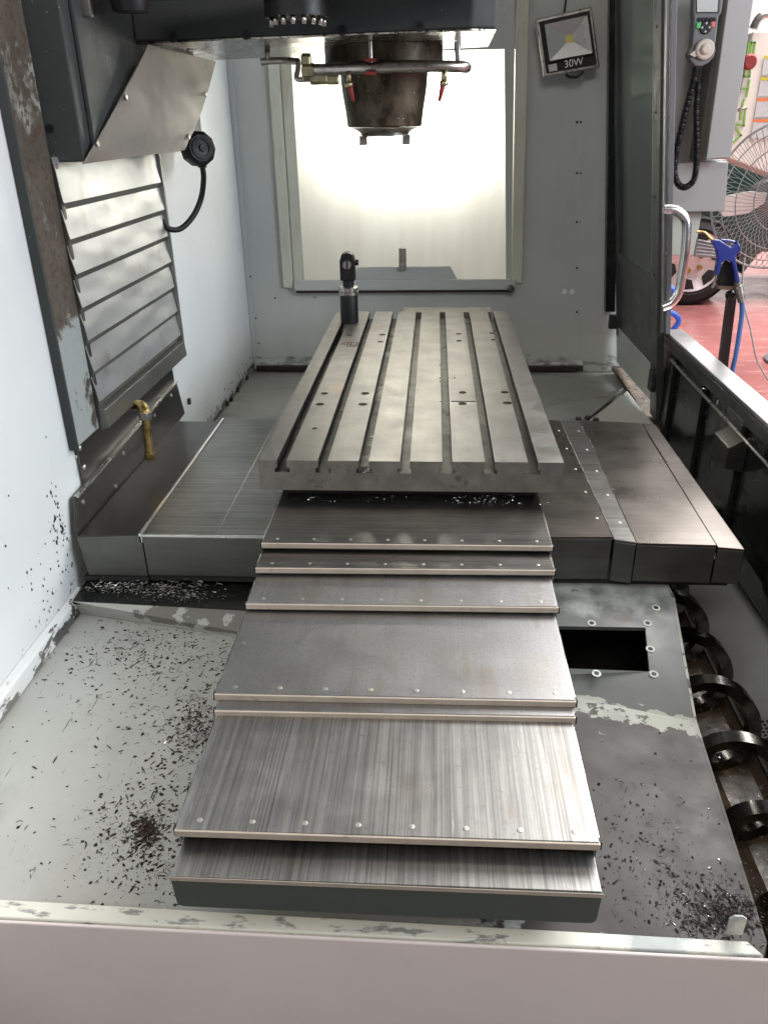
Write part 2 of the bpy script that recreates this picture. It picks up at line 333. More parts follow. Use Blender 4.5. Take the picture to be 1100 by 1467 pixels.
# ------------------------------------------------------------------ shop floor
fl = MB().box(1.06, 30, -8, 40, -CZ - .2, -CZ)
o = obj('shop_floor', fl, red_floor); o['kind'] = 'structure'; o['label'] = 'red painted workshop floor beyond the machine'
o = obj('machine_floor', MB().box(-14, 1.056, -8, 40, -CZ - .2, -CZ - .004), mat('unseen_floor_grey', (.16, .155, .15), .8), None); o['kind'] = 'structure'  # unseen grey floor, added to keep red bounce off the machine

# ------------------------------------------------------------------ left wall
XL = -1.0
lw = thing('side_wall', (XL, 1.5, -1.24), 'glossy white sheet metal side wall filling the left edge of the photo', 'machine panel')
obj('wall_sheet', MB().box(XL - .02, XL, .25, 2.02, -1.30, 1.3), white_paint, lw)
obj('wall_sheet', MB().box(XL - .02, XL, 2.024, 4.32, -1.30, 1.3), white_paint, lw)
obj('base_flange', MB().prism([V(XL + .0005, .3, -1.165), V(XL + .022, .3, -1.175), V(XL + .026, .3, -1.217), V(XL + .0005, .3, -1.217)], (0, 1.58, 0)), white_paint, lw, .004)
for i in range(5):
    p = on_x(*[(8, 478 / 2.973), (66 / 2.973, 725 / 2.973), (116 / 2.973, 956 / 2.973), (162 / 2.934, 350 + 135 / 2.934), (205 / 2.934, 350 + 340 / 2.934)][i], XL + .001) if i else on_x(4, 160, XL + .001)
    obj('screw', MB().lathe([(.0085, 0), (.0080, .003), (.004, .0055)], p, (1, 0, 0), 12), rivet_m, lw)
for q in [(247, 533), (288, 718), (322, 893), (335, 857), (354, 937)]:
    p = on_x(q[0] / 2.934, 350 + q[1] / 2.934, XL + .001)
    if q[0] in (335, 354): p = on_x(q[0] / 2.934, 350 + q[1] / 2.934, XL + .0185)
    obj('screw', MB().lathe([(.0085, 0), (.0080, .003), (.004, .0055)], p, (1, 0, 0), 12), rivet_m, lw)
p = on_x(46, 936, XL + .001)
obj('stud_bolt', MB().cyl(p, p + V(.03, 0, 0), .006, 12).lathe([(.012, 0), (.012, .008)], p, (1, 0, 0), 6), steel_plain, lw)
for q in [(790, 658), (1035, 560), (995, 610), (950, 668), (968, 652)]:
    p = on_x(q[0] / 2.934, 350 + q[1] / 2.934, XL + .001)
    obj('wall_clip', MB().box(p.x, p.x + .012, p.y - .008, p.y + .008, p.z - .014, p.z + .010), chip_dark, lw, .002)

# ------------------------------------------------------------------ rusty column
col = thing('corner_post', (XL + .01, 2.08, -.80), 'tall steel post with rust spots beside the left white wall', 'post')
obj('post_face', MB().box(XL + .001, -.975, 2.003, 2.153, -.79, 1.3), rust_column, col, .003)
obj('post_flange', MB().box(XL + .001, -.974, 1.992, 2.002, -.80, 1.3), dark_cast, col, .002)
obj('post_rail', MB().box(XL + .001, -.966, 2.154, 2.172, -.775, -.08), face_dark, col, .002)

# ------------------------------------------------------------------ louvred way cover
lv = thing('way_cover', (-.97, 2.55, -.80), 'pale louvred metal cover with overlapping slats below the dark head', 'way cover')
zs = [-.095 - .0015 * 0] + [-.190 - .0895 * i for i in range(7)]
for i in range(7):
    z0, z1 = zs[i] + (.0 if i else .03), zs[i + 1]
    y0, y1 = 2.150, 2.965 + random.uniform(-.004, .004)
    m = MB(); nx, nz = 16, 6; vs = []; ph = random.uniform(0, 6)
    for j in range(nz + 1):
        for k in range(nx + 1):
            y = y0 + (y1 - y0) * k / nx; w = j / nz; z = z0 + (z1 + .016 - z0) * w
            wob = (.0016 * sin(y * 9 + ph + w * 2) + .0011 * sin(y * 23 + ph * 3 - w * 4) + random.uniform(-.0003, .0003)) * sin(pi * min(1, w * 1.1)) if 0 < j < nz else 0
            vs.append((-.972 + .011 * w + wob, y, z))
    m.add(vs, [(j * (nx + 1) + k, j * (nx + 1) + k + 1, (j + 1) * (nx + 1) + k + 1, (j + 1) * (nx + 1) + k) for j in range(nz) for k in range(nx)], True)
    s = obj('slat', m, louvre_m, lv, recalc=False)
    sd = s.modifiers.new('thick', 'SOLIDIFY'); sd.thickness = .0015
    obj('slat_edge', MB().prism([V(-.9605, y0 + .006, z1 + .0158), V(-.9700, y0 + .006, z1 - .001), V(-.9735, y0 + .006, z1 + .001), V(-.965, y0 + .006, z1 + .0158)], (0, y1 - y0 - .008, 0)), louvre_dark, s)
obj('bottom_rail', MB().prism([V(-.950, 2.155, -.735), V(-.945, 2.155, -.79), V(-.972, 2.155, -.80), V(-.974, 2.155, -.735)], (0, .81, 0)), louvre_dark, lv, .002)
obj('side_rail', MB().box(-.982, -.955, 2.968, 2.985, -.80, -.07), louvre_dark, lv, .002)
obj('backing_sheet', MB().box(-.996, -.976, 2.175, 2.966, -.80, -.06), louvre_dark, lv)

# ------------------------------------------------------------------ rear wall with window
RY = 4.3
rw = thing('rear_wall', (0, RY, -1.21), 'grey painted rear wall of the enclosure around the glowing window', 'machine panel')
wx0, wx1, wz0, wz1 = -.70, .40, -.745, .31
m = MB()
def rq(x0, x1, z0, z1, xb0=None, xb1=None):      # lean of the right side follows the enclosure
    m.prism([V(x0 if xb0 is None else xb0, RY, z0), V(x1 if xb1 is None else xb1, RY, z0), V(x1, RY, z1), V(x0, RY, z1)], (0, .02, 0))
rq(-1.0, wx0, wz0, wz1); rq(-1.0, wx0, wz1, 1.2); rq(wx0, wx1, wz1, 1.2)
rq(wx1, .612, wz1, 1.2, wx1, .690); rq(wx1, .690, wz0, wz1, wx1, .764)
rq(-1.0, wx0, -1.24, wz0); rq(wx0, wx1, -1.24, wz0); rq(wx1, .764, -1.24, wz0, wx1, .800)
obj('wall_sheet', m, rear_paint, rw)
obj('wall_sheet', MB().prism([V(.792, RY - .006, -1.24), V(1.05, RY - .006, -1.24), V(.80, RY - .006, 1.2), V(.597, RY - .006, 1.2)], (0, .02, 0)), rear_paint, rw, .002)
# left of the window: corner seam strip
obj('corner_strip', MB().box(-.999, -.975, RY - .012, RY - .001, -1.2, 1.2), rear_paint, rw, .002)
fr_ = thing('window', (-.15, RY, -.75), 'large frosted window glowing white from a lamp behind it, cream frame', 'window')
fx0, fx1 = -.80, .455
obj('frame_stile', MB().box(fx0, fx0 + .055, RY - .022, RY - .001, -.78, .9), cream_paint, fr_, .004)
obj('frame_stile', MB().box(fx0 + .058, wx0 + .012, RY - .014, RY - .001, -.76, .9), cream_paint, fr_, .003)
obj('frame_stile', MB().prism([V(.40, RY - .018, -.76), V(.455, RY - .018, -.76), V(.40, RY - .018, .9), V(.34, RY - .018, .9)], (0, .017, 0)), cream_paint, fr_, .004)
obj('frame_stile', MB().prism([V(.372, RY - .012, -.745), V(.398, RY - .012, -.745), V(.335, RY - .012, .9), V(.275, RY - .012, .9)], (0, .0115, 0)), rear_paint, fr_, .003)
obj('frame_rail', MB().box(fx0 + .06, .42, RY - .035, RY - .023, -.79, -.738), rear_paint, fr_, .002)
obj('frame_rail', MB().box(wx0, wx1, RY - .0095, RY - .001, .30, .40), rear_paint, fr_, .002)
obj('rail_tray', MB().prism([on_y(512, 383, RY - .03), on_y(645, 382, RY - .03), on_y(655, 400, RY - .03), on_y(506, 401, RY - .03)], (0, .012, 0)), rear_paint, fr_, .002)
obj('rail_seal', MB().box(fx0 + .07, .40, RY - .040, RY - .034, -.802, -.792), chip_dark, fr_)
p0, p1 = on_y(571, 356, RY - .045), on_y(582, 388, RY - .045)
lt = obj('latch', MB().box(p0.x, p1.x, RY - .048, RY - .036, p1.z, p0.z), steel_plain, fr_, .002)
obj('latch_screw', MB().lathe([(.005, 0), (.004, .003)], V((p0.x + p1.x) / 2, RY - .048, p1.z + .03), (0, -1, 0), 10), rivet_m, lt)
p = on_y(731, 413, RY - .05)
obj('rail_end_knob', MB().lathe([(.018, 0), (.018, .02), (.010, .026)], p, (0, -1, 0), 12), face_dark, fr_)
obj('pane', MB().box(wx0 + .001, wx1 - .001, RY + .006, RY + .012, wz0 + .001, wz1 - .001), frost, fr_)
for (px, py) in [(829, 175), (829, 248), (829, 318), (829, 384), (829, 447)]:
    p = on_y(px - 3, py, RY - .001)
    obj('screw', MB().lathe([(.006, 0), (.005, .004)], p, (0, -1, 0), 10).lathe([(.006, 0), (.005, .004)], p + V(.02, 0, 0), (0, -1, 0), 10), chip_dark, rw)
for (px, py) in [(808, 418), (819, 418)]:
    obj('round_plug', MB().lathe([(.013, 0), (.012, .004)], on_y(px, py, RY - .001), (0, -1, 0), 14), label_white, rw)
for (px, py) in [(394, 427), (451, 426), (359, 396), (367, 456), (371, 492), (372, 512)]:
    obj('screw', MB().lathe([(.005, 0), (.004, .003)], on_y(px, py, RY - .014 if px < 380 else RY - .001), (0, -1, 0), 8), chip_dark, rw)
obj('base_ledge', MB().prism([V(-.98, RY - .002, -1.165), V(-.98, RY - .06, -1.175), V(-.98, RY - .06, -1.205), V(-.98, RY - .002, -1.205)], (1.78, 0, 0)), rear_paint, rw, .003)
obj('base_channel', MB().box(-.97, .80, RY - .075, RY - .061, -1.215, -1.185), chip_dark, rw, .003)
# swarf heaps and peeled paint at the foot of the wall are flat on the ledge
# ------------------------------------------------------------------ pans
lp = thing('left_floor_pan', (-.5, 1.35, -1.22), 'pale green grey chip pan left of the telescopic covers, scratched and littered with swarf', 'floor pan')
A, B_, D_, E_ = on_z(-160, 1300, -1.22), on_z(0, 1300, -1.22), on_z(335, 912, -1.22), on_z(120, 880, -1.22)
obj('pan_sheet', MB().prism([V(-.999, .858, -1.22), V(.06, .850, -1.22), V(.06, 1.64, -1.22), D_, E_, V(-.999, 1.83, -1.22)], (0, 0, -.01)), pan_paint, lp)
T1, T2 = on_z(135, 862, -1.165), on_z(345, 874, -1.165)
D2, T3 = D_ + (D_ - E_) * .9, T2 + (T2 - T1) * .9
obj('riser', MB().prism([E_ + V(-.06, .012, .0005), D2 + V(0, 0, .0005), T3, T1 + V(-.06, 0, 0)], (0, .02, -.012)), pan_paint, lp, .002)
obj('shelf', MB().prism([T1 + V(-.06, 0.001, 0), T3 + V(0, .001, 0), V(T3.x, 2.1, -1.165), V(-.999, 2.1, -1.165)], (0, 0, -.01)), sill_black, lp)
rp = thing('right_floor_pan', (.35, 1.3, -1.22), 'dark worn chip pan right of the telescopic covers sloping up to an opening', 'floor pan')
K0, K1 = on_z(825, 1000, -1.22), on_z(998, 1035, -1.22); KL = K0 + (K0 - K1) * .9
R1 = on_z(1098, 1350, -1.22)
obj('pan_sheet', MB().prism([V(.055, .849, -1.2205), V(.53, .849, -1.2205), R1 + V(0, 0, -.0005), K1 + V(0, 0, -.0005), K1 + V(-.005, .035, -.0005), V(KL.x, KL.y + .035, -1.2205)], (0, 0, -.01)), pan_worn, rp)
TR0, TR1 = on_z(800, 868, -1.14), on_z(966, 856, -1.14); TL = TR0 + (TR0 - TR1) * .3
nrm = (TR1 - K1).cross(TL - K1).normalized()
def on_riser(px, py):
    d = ray(px, py); return d * (K1.dot(nrm) / d.dot(nrm))
h = [on_riser(*q) for q in [(800, 897), (924, 899), (930, 962), (800, 957)]]
KR = on_riser(780, 991); rm = MB(); dn = nrm * (.012 if nrm.z < 0 else -.012)
rm.add([K1 - V(0, 0, .001), TR1, TL, KL - V(0, 0, .001)] + [h[2], h[1], h[0], h[3]], [(0, 1, 5, 4), (1, 2, 6, 5), (2, 3, 7, 6), (3, 0, 4, 7)], True)
for k in range(4): rm.add([h[k], h[(k + 1) % 4], h[(k + 1) % 4] + dn, h[k] + dn], [(0, 1, 2, 3)])
obj('riser', rm, riser_paint, rp, recalc=False)
ib = MB(); X0, X1, Y0, Y1, Z0, Z1 = -.05, .585, 1.44, 1.95, -1.45, -1.225
ib.add([(X0, Y0, Z0), (X1, Y0, Z0), (X1, Y1, Z0), (X0, Y1, Z0), (X0, Y0, Z1), (X1, Y0, Z1), (X1, Y1, Z1 + .08), (X0, Y1, Z1 + .08)], [(0, 1, 2, 3), (0, 1, 5, 4), (1, 2, 6, 5), (2, 3, 7, 6), (3, 0, 4, 7)])
obj('opening_interior', ib, dark_m, rp, recalc=False)
for q in [(927, 893), (931, 930), (936, 966), (854, 965), (939, 871), (847, 893)]:
    p = on_riser(*q)
    if nrm.z < 0: nn = -nrm
    else: nn = nrm
    b = obj('bolt_hole', MB().lathe([(.0115, 0), (.011, .0012), (.006, .0012), (.006, .0008)], p + nn * .0003, nn, 16), ledge_paint, rp)
    obj('hole', MB().lathe([(.006, 0), (.006, .0013)], p + nn * .0004, nn, 14), dark_m, b)
obj('shelf', MB().prism([TL, TR1, V(.60, 2.2, -1.14), V(.0, 2.2, -1.14)], (0, 0, -.01)), riser_paint, rp)
obj('side_return', MB().prism([R1, K1, K1 + V(.02, 0, -.16), R1 + V(.02, 0, -.16)], (-.006, 0, 0)), pan_worn, rp)
obj('side_return', MB().prism([K1, TR1, TR1 + V(0, .5, 0), TR1 + V(.02, .5, -.26), K1 + V(.02, 0, -.16)], (-.006, 0, 0)), pan_worn, rp)
rear = thing('rear_floor_pan', (0, 3.6, -1.22), 'grey rear chip pan behind the cross covers with a folded corner at right', 'floor pan')
obj('pan_sheet', MB().box(-.999, .80, 2.6, RY, -1.235, -1.224), grey_pan, rear)
q = [on_z(901, 556, -1.20), on_z(838, 605, -1.18), on_z(938, 609, -1.18)]
obj('corner_fold', MB().prism([on_z(898, 560, -1.20), on_z(830, 612, -1.17), on_z(945, 620, -1.17)], (0, 0, -.012)), mat('fold_paint', (.50, .51, .48), .5, var=.05), rear, .001)
q4 = [on_z(760, 590, -1.19), on_z(893, 556, -1.21), on_z(836, 604, -1.175), on_z(750, 615, -1.17)]
obj('fold_flap', MB().prism(q4, (0, 0, -.01)), grey_pan, rear, .001)
obj('pan_sheet', MB().box(.80, 1.2, 2.6, RY, -1.245, -1.234), grey_pan, rear)
for q in [(828, 602), (841, 600), (853, 603)]:
    obj('bolt', MB().lathe([(.013, 0), (.012, .012)], on_z(*q, -1.165), (0, 0, 1), 8), chip_dark, rear)

# ------------------------------------------------------------------ front panel
fp = thing('front_apron', (-.1, .84, -1.3), 'pinkish grey front sheet of the machine along the bottom of the photo', 'machine panel')
G0, G1, G2, G3 = on_z(0, 1288, -1.17), on_z(1070, 1348, -1.17), on_z(1094, 1369, -1.17), on_z(0, 1314, -1.17)
gl = (G0 - G1).normalized() * .6; gl2 = (G3 - G2).normalized() * .6
obj('ledge', MB().prism([G0 + gl, G1, G2, G3 + gl2], (0, 0, -.012)), ledge_paint, fp, .0025)
ext = (G2 - G3).normalized() * .25
obj('front_sheet', MB().prism([G3 + gl2 + V(0, -.001, -.003), G2 + ext + V(0, -.001, -.003), G2 + ext + V(.0, .0, -.6), G3 + gl2 + V(0, .0, -.6)], (0, -.006, 0)), pink_panel, fp, .003)
a, b = on_y(1036, 1350, .872), on_y(1070, 1314, .872)
obj('end_tab', MB().prism([V(a.x, .872, -1.169), V(b.x, .872, -1.169), V(b.x + .001, .872, b.z - .006), V(b.x - .006, .872, b.z), V(a.x + .007, .872, b.z), V(a.x, .872, b.z - .007)], (0, .004, 0)), ledge_paint, fp, .001)

# ------------------------------------------------------------------ left gutter and cross covers
XF, XB = 1.88, 2.83
gt = thing('coolant_gutter', (-.88, 2.35, -1.1), 'shallow dark steel gutter along the left wall under the louvres', 'gutter')
obj('gutter_floor', MB().box(-.975, -.800, XF + .02, XB + .01, -1.02, -1.014), gutter_steel, gt, .001)
obj('gutter_lip', MB().box(-.798, -.788, XF, XB, -1.024, -.996), bright_edge, gt, .0015)
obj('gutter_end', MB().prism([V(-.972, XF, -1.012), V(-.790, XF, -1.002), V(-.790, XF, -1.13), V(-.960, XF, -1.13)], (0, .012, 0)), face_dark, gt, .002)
obj('splash_sheet', MB().prism([V(-.984, 1.93, -.912), V(-.984, 2.90, -.872), V(-.978, 2.935, -1.015), V(-.978, 1.90, -1.06), V(-.984, 1.90, -1.0)], (.004, 0, 0)), gutter_steel, gt)
obj('splash_flange', MB().prism([V(-.984, 1.935, -.911), V(-.972, 1.935, -.913), V(-.972, 2.90, -.873), V(-.984, 2.90, -.871)], (0, 0, -.003)), bright_edge, gt)
obj('upper_splash_sheet', MB().prism([V(-.994, 2.02, -.79), V(-.994, 2.90, -.79), V(-.990, 2.90, -.88), V(-.990, 2.02, -.915)], (.004, 0, 0)), gutter_steel, gt)
for y, z in [(1.97, -.945), (2.3, -.93), (2.62, -.915), (2.82, -.905), (2.2, -1.0)]:
    obj('screw', MB().lathe([(.007, 0), (.006, .004)], V(-.9795, y, z), (1, 0, 0), 10), rivet_m, gt)
obj('gutter_bottom_edge', MB().box(-.972, -.788, XF - .003, XF + .2, -1.145, -1.131), rubber, gt)
xl = thing('left_cross_cover', (-.6, 2.35, -1.1), 'dark streaked steel cross cover left of the slotted table', 'way cover')
obj('cover_plate', MB().box(-.787, -.585, XF + .004, XB, -1.008, -1.000), steel_x, xl, .001)
obj('cover_plate', MB().box(-.584, -.30, XF + .004, XB, -1.007, -.9985), steel_x, xl, .001)
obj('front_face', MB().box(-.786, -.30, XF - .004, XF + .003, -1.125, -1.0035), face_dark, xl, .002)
obj('edge_trim', MB().box(-.786, -.30, XF - .0055, XF + .001, -1.003, -.9965), bright_edge, xl, .001)
obj('bottom_edge', MB().box(-.786, -.30, XF + .004, XF + .3, -1.145, -1.127), rubber, xl)
xr = thing('right_cross_cover', (.6, 2.35, -1.1), 'brown steel cross cover of stepped plates right of the slotted table', 'way cover')
def xr_plate(pts, z, m, t=.12):
    P = [on_z(*q, z) for q in pts]
    return P
zr = -1.0
pl_ = [[(700, 600), (801, 602), (877, 769), (700, 769)], [(802, 603), (829, 602), (911, 777), (880, 773)], [(831, 602), (917, 606), (1026, 781), (912, 778)], [(919, 606), (938, 608), (1066, 787), (1028, 784)]]
zz = [-.990, -.996, -1.002, -1.008]
for i, (q, z) in enumerate(zip(pl_, zz)):
    P = [on_z(*k, z) for k in q]
    pl1 = obj('cover_plate', MB().prism(P, (0, 0, -.006)), steel_xr if i != 1 else steel_x, xr, .0012)
    f0, f1 = P[3], P[2]; bz = [-1.12, -1.122, -1.118, -1.115][i]
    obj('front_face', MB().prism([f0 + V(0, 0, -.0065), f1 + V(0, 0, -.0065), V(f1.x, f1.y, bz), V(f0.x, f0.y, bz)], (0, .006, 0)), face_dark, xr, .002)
    if i == 3:
        g = P[1]
        obj('end_face', MB().prism([f1 + V(0, .007, -.0065), g + V(0, 0, -.0065), V(g.x, g.y, bz), V(f1.x, f1.y + .007, bz)], (-.004, 0, 0)), face_dark, xr)
    if i < 2:
        for k in range(5):
            t = .12 + k * .19; p = P[2].lerp(P[1], t) + V(-.02, 0, 0)
            obj('rivet', MB().lathe([(.005, 0), (.0035, .0015)], p, (0, 0, 1), 8), rivet_m, pl1)
obj('bottom_edge', MB().box(.30, .80, XF + .02, XF + .3, -1.14, -1.125), rubber, xr)

# ------------------------------------------------------------------ Y way covers (telescopic)
yc = thing('telescopic_cover', (-.06, 1.4, -1.1), 'stepped telescopic steel way cover descending from the slotted table to the front', 'way cover')
plates = [  # x0, x1, y_edge_left, y_edge_right, top z, y_back, rivets
    (-.415, .290, 1.702, 1.708, -.920, 2.3, 8, steel_x), (-.415, .287, 1.620, 1.632, -.943, 1.80, 8, steel_x),
    (-.413, .280, 1.497, 1.506, -.965, 1.74, 8, steel_y), (-.414, .275, 1.208, 1.214, -.986, 1.60, 8, steel_y),
    (-.408, .271, 1.178, 1.186, -1.001, 1.35, 0, steel_y), (-.405, .267, .903, .906, -1.013, 1.30, 8, steel_front)]
riv = None
for (x0, x1, yl, yr, z, yb, nr, mt) in plates:
    pr = obj('cover_plate', MB().prism([V(x0, yl, z), V(x1, yr, z), V(x1, yb, z), V(x0, yb, z)], (0, 0, -.004)), mt, yc, .0012)
    lip = obj('wiper_lip', MB().prism([V(x0 - .0015, yl - .004, z - .0015), V(x1 + .0015, yr - .004, z - .0015), V(x1 + .0015, yr - .003, z - .0155), V(x0 - .0015, yl - .003, z - .0155)], (0, .007, 0)), lip_tan, yc, .0015)
    obj('lip_gap_strip', MB().prism([V(x0 - .006, yl + .005, z - .006), V(x1 + .006, yr + .005, z - .006), V(x1 + .006, yr + .005, z - .022), V(x0 - .006, yl + .005, z - .022)], (0, .01, 0)), rubber, pr)  # black strip set in the dark gap beneath the lip
    obj('side_flange', MB().box(x0 - .0018, x0 + .0002, max(yl, yr) + .01, yb, z - .05, z - .0008), bright_edge, pr)
    obj('side_flange', MB().box(x1 - .0002, x1 + .0018, max(yl, yr) + .01, yb, z - .05, z - .0008), bright_edge, pr)
    for k in range(nr):
        x = x0 + .035 + (x1 - x0 - .07) * k / (nr - 1); y = yl + (yr - yl) * k / (nr - 1) + .019
        r = .0044 if z > -.98 else .0052
        obj('rivet', MB().lathe([(r, 0), (r * .95, .0006), (r * .5, .001)], V(x, y, z), (0, 0, 1), 12), rivet_m, pr)
z = -1.052
pf = obj('cover_plate', MB().prism([V(-.400, .846, z), V(.264, .848, z), V(.264, 1.2, z), V(-.400, 1.2, z)], (0, 0, -.004)), steel_front, yc, .001)
fm2 = MB(); R = .012; zb = -1.121
prof = [(-.4015, z - .002), (.2655, z - .002)] + [(.2655 - .003 - R + R * cos(a), zb + R + R * sin(a)) for a in [0, -.4, -.8, -1.2, -pi / 2]] + [(-.3985 + R + R * cos(a), zb + R + R * sin(a)) for a in [-pi / 2, -1.95, -2.35, -2.75, -pi]]
fm2.prism([V(px, .8445, pz) for px, pz in prof], (0, .30, 0))
front_green = mat('front_box_dark_green_paint', (.060, .068, .060), .5, var=.08, vs=5, layers=[((.02, .02, .018), 60, .72, .74, U, None, .5)])
obj('front_box', fm2, front_green, yc, .002)
obj('edge_strip', MB().box(-.4025, .2665, .8430, .8442, z - .008, z + .0005), lip_tan, yc, .0005)
obj('body', MB().box(-.36, .23, .96, 2.2, -1.21, -1.06), dark_m, yc)

# ------------------------------------------------------------------ table
tb = thing('slotted_table', (-.06, 2.87, -.887), 'long grey steel machine table with seven parallel slots and round holes', 'machine table')
TX0, TX1, TY0, TY1, TZ, TH = -.462, .342, 1.942, 3.80, -.802, .086
sx = [-.400, -.290, -.181, -.072, .039, .150, .2625]
pro = [(TX0, TZ - TH), (TX0, TZ)]
hw, tw, d1, d2 = .0132, .0205, .0215, .0345
for c in sx:
    pro += [(c - hw, TZ), (c - hw, TZ - d1), (c - tw, TZ - d1), (c - tw, TZ - d2), (c + tw, TZ - d2), (c + tw, TZ - d1), (c + hw, TZ - d1), (c + hw, TZ)]
pro += [(TX1, TZ), (TX1, TZ - TH)]
m = MB(); n = len(pro)
vs = [(x, TY0, z) for x, z in pro] + [(x, TY1, z) for x, z in pro]
m.add(vs, [(i, (i + 1) % n, n + (i + 1) % n, n + i) for i in range(n)])
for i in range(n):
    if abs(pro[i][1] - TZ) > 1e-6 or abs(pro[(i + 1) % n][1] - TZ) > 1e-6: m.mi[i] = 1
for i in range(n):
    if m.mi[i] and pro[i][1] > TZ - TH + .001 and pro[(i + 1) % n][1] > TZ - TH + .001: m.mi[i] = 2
# slot floors and end faces use the darker side steel
top = [(TX0, TZ)]
def strip_end(y):
    xs = [TX0] + [v for c in sx for v in (c - hw, c + hw)] + [TX1]
    for k in range(0, len(xs), 2):
        a, b = xs[k], xs[k + 1]
        m.add([(a, y, TZ), (b, y, TZ), (b, y, TZ - d1), (a, y, TZ - d1)], [(0, 1, 2, 3)], mi=1)
    xs = [TX0] + [v for c in sx for v in (c - tw, c + tw)] + [TX1]
    for k in range(0, len(xs), 2):
        a, b = xs[k], xs[k + 1]
        pts = [(a, y, TZ - d1)]
        for c in sx:
            for v in (c - hw, c + hw):
                if a < v < b: pts.append((v, y, TZ - d1))
        pts += [(b, y, TZ - d1), (b, y, TZ - d2), (a, y, TZ - d2)]
        m.add(pts, [tuple(range(len(pts)))], mi=1)
    pts = [(TX0, y, TZ - d2)] + [(v, y, TZ - d2) for c in sx for v in (c - tw, c + tw)] + [(TX1, y, TZ - d2), (TX1, y, TZ - TH), (TX0, y, TZ - TH)]
    m.add(pts, [tuple(range(len(pts)))], mi=1)
strip_end(TY0); strip_end(TY1)
bm = bmesh.new(); off = root_loc(tb); vv = [bm.verts.new(v + Vector((0, 0, CZ)) - off) for v in m.v]
for f, mi in zip(m.f, m.mi):
    fc = bm.faces.new([vv[i] for i in f]); fc.material_index = mi
bmesh.ops.remove_doubles(bm, verts=bm.verts, dist=1e-5); bmesh.ops.recalc_face_normals(bm, faces=bm.faces)
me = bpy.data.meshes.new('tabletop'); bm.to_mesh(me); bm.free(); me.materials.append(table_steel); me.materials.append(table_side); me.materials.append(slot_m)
tt = bpy.data.objects.new('tabletop', me); C.objects.link(tt); tt.parent = tb
holes = [(340 + a / 2.2, 370 + b / 2.2, r) for a, b, r in [(457, 241, .0125), (450, 263, .0125), (697, 238, .0125), (698, 260, .0125), (803, 236, .0125), (808, 257, .0125), (353, 243, .0115),
    (275, 426, .0125), (260, 460, .014), (403, 426, .014), (395, 460, .014), (709, 423, .013), (709, 458, .014), (842, 422, .0135), (850, 456, .0145), (244, 536, .008),
    (638, 337, .004), (638, 377, .004), (659, 380, .004), (684, 377, .004), (638, 388, .004), (641, 452, .005)]]
cutter = MB()
for px, py, r in holes:
    p = on_z(px, py, TZ); cutter.lathe([(r, -.018), (r, .02)], p, (0, 0, 1), 20, smooth=False)
a, b = on_z(340 + 673 / 2.2, 370 + 451 / 2.2, TZ), on_z(340 + 750 / 2.2, 370 + 451 / 2.2, TZ)
cutter.box(a.x, b.x, a.y - .005, a.y + .005, TZ - .006, TZ + .02)
cut(tt, [cutter])
bv = tt.modifiers.new('bevel', 'BEVEL'); bv.width = .0020; bv.segments = 2; bv.limit_method = 'ANGLE'; bv.angle_limit = radians(40)
hp = [on_z(px, py, TZ - .0) for px, py, r in holes]
obj('rear_apron', MB().box(-.15, .27, TY1 + .001, TY1 + .11, TZ - .05, TZ - .004), table_side, tb, .002)
obj('saddle', MB().box(-.40, .28, 1.99, 3.7, -1.16, -.889), dark_m, tb)
# brown marks and copper tinted patch
c = on_z(340 + 358 / 2.2, 370 + 271 / 2.2, TZ); mk = MB()
for (dx, dy, w, hgt) in [(-.028, .02, .012, .006), (-.004, .028, .05, .005), (.026, .0, .006, .07), (-.03, -.0, .03, .006), (.0, -.006, .007, .06), (.01, -.012, .03, .006), (-.012, .01, .006, .05), (.004, -.032, .04, .008), (-.036, .006, .006, .03)]:
    mk.box(c.x + dx - w / 2, c.x + dx + w / 2, c.y + dy - hgt / 2, c.y + dy + hgt / 2, TZ - .0005, TZ + .0006)
obj('brown_mark', mk, brown_stain, tb)

# ------------------------------------------------------------------ tool holder standing on the table
p = on_z(501, 462, TZ); th = thing('tool_holder', (p.x, p.y, TZ), 'black upright tool holder with steel collar standing on the far left of the table', 'tool holder')
sc = 12.5 / 1140 * 3.62   # radius of the barrel
R0 = sc
obj('barrel', MB().lathe([(R0 * .98, 0), (R0, .004), (R0, .118), (R0 * .94, .124)], V(p.x, p.y, TZ + .0005), (0, 0, 1), 32), black_pl, th)
obj('collar', MB().lathe([(R0 * 1.04, .124), (R0 * 1.08, .127), (R0 * 1.08, .137), (R0 * .9, .139), (R0 * .9, .143), (R0 * 1.08, .145), (R0 * 1.08, .156), (R0 * .95, .159)], V(p.x, p.y, TZ), (0, 0, 1), 32), steel_plain, th)
obj('neck', MB().lathe([(R0 * .62, .159), (R0 * .62, .185), (R0 * .7, .187)], V(p.x, p.y, TZ), (0, 0, 1), 24), black_pl, th)
hd = MB(); w = R0 * .82
hd.prism([V(p.x - w, p.y - .03, TZ + .187), V(p.x + w, p.y - .03, TZ + .187), V(p.x + w, p.y - .03, TZ + .27), V(p.x + w * .7, p.y - .03, TZ + .298), V(p.x, p.y - .03, TZ + .305), V(p.x - w * .7, p.y - .03, TZ + .298), V(p.x - w, p.y - .03, TZ + .27)], (0, .06, 0))
obj('head_block', hd, black_pl, th, .004)
dd = obj('dial', MB().lathe([(R0 * .5, 0), (R0 * .46, .008)], V(p.x, p.y - .0305, TZ + .255), (0, -1, 0), 24), steel_plain, th)
obj('dial_slot', MB().box(p.x - .003, p.x + .003, p.y - .042, p.y - .0385, TZ + .238, TZ + .278), black_pl, dd)
obj('side_knob', MB().lathe([(R0 * .35, 0), (R0 * .3, .014)], V(p.x + w, p.y, TZ + .26), (1, 0, 0), 16), black_pl, th)

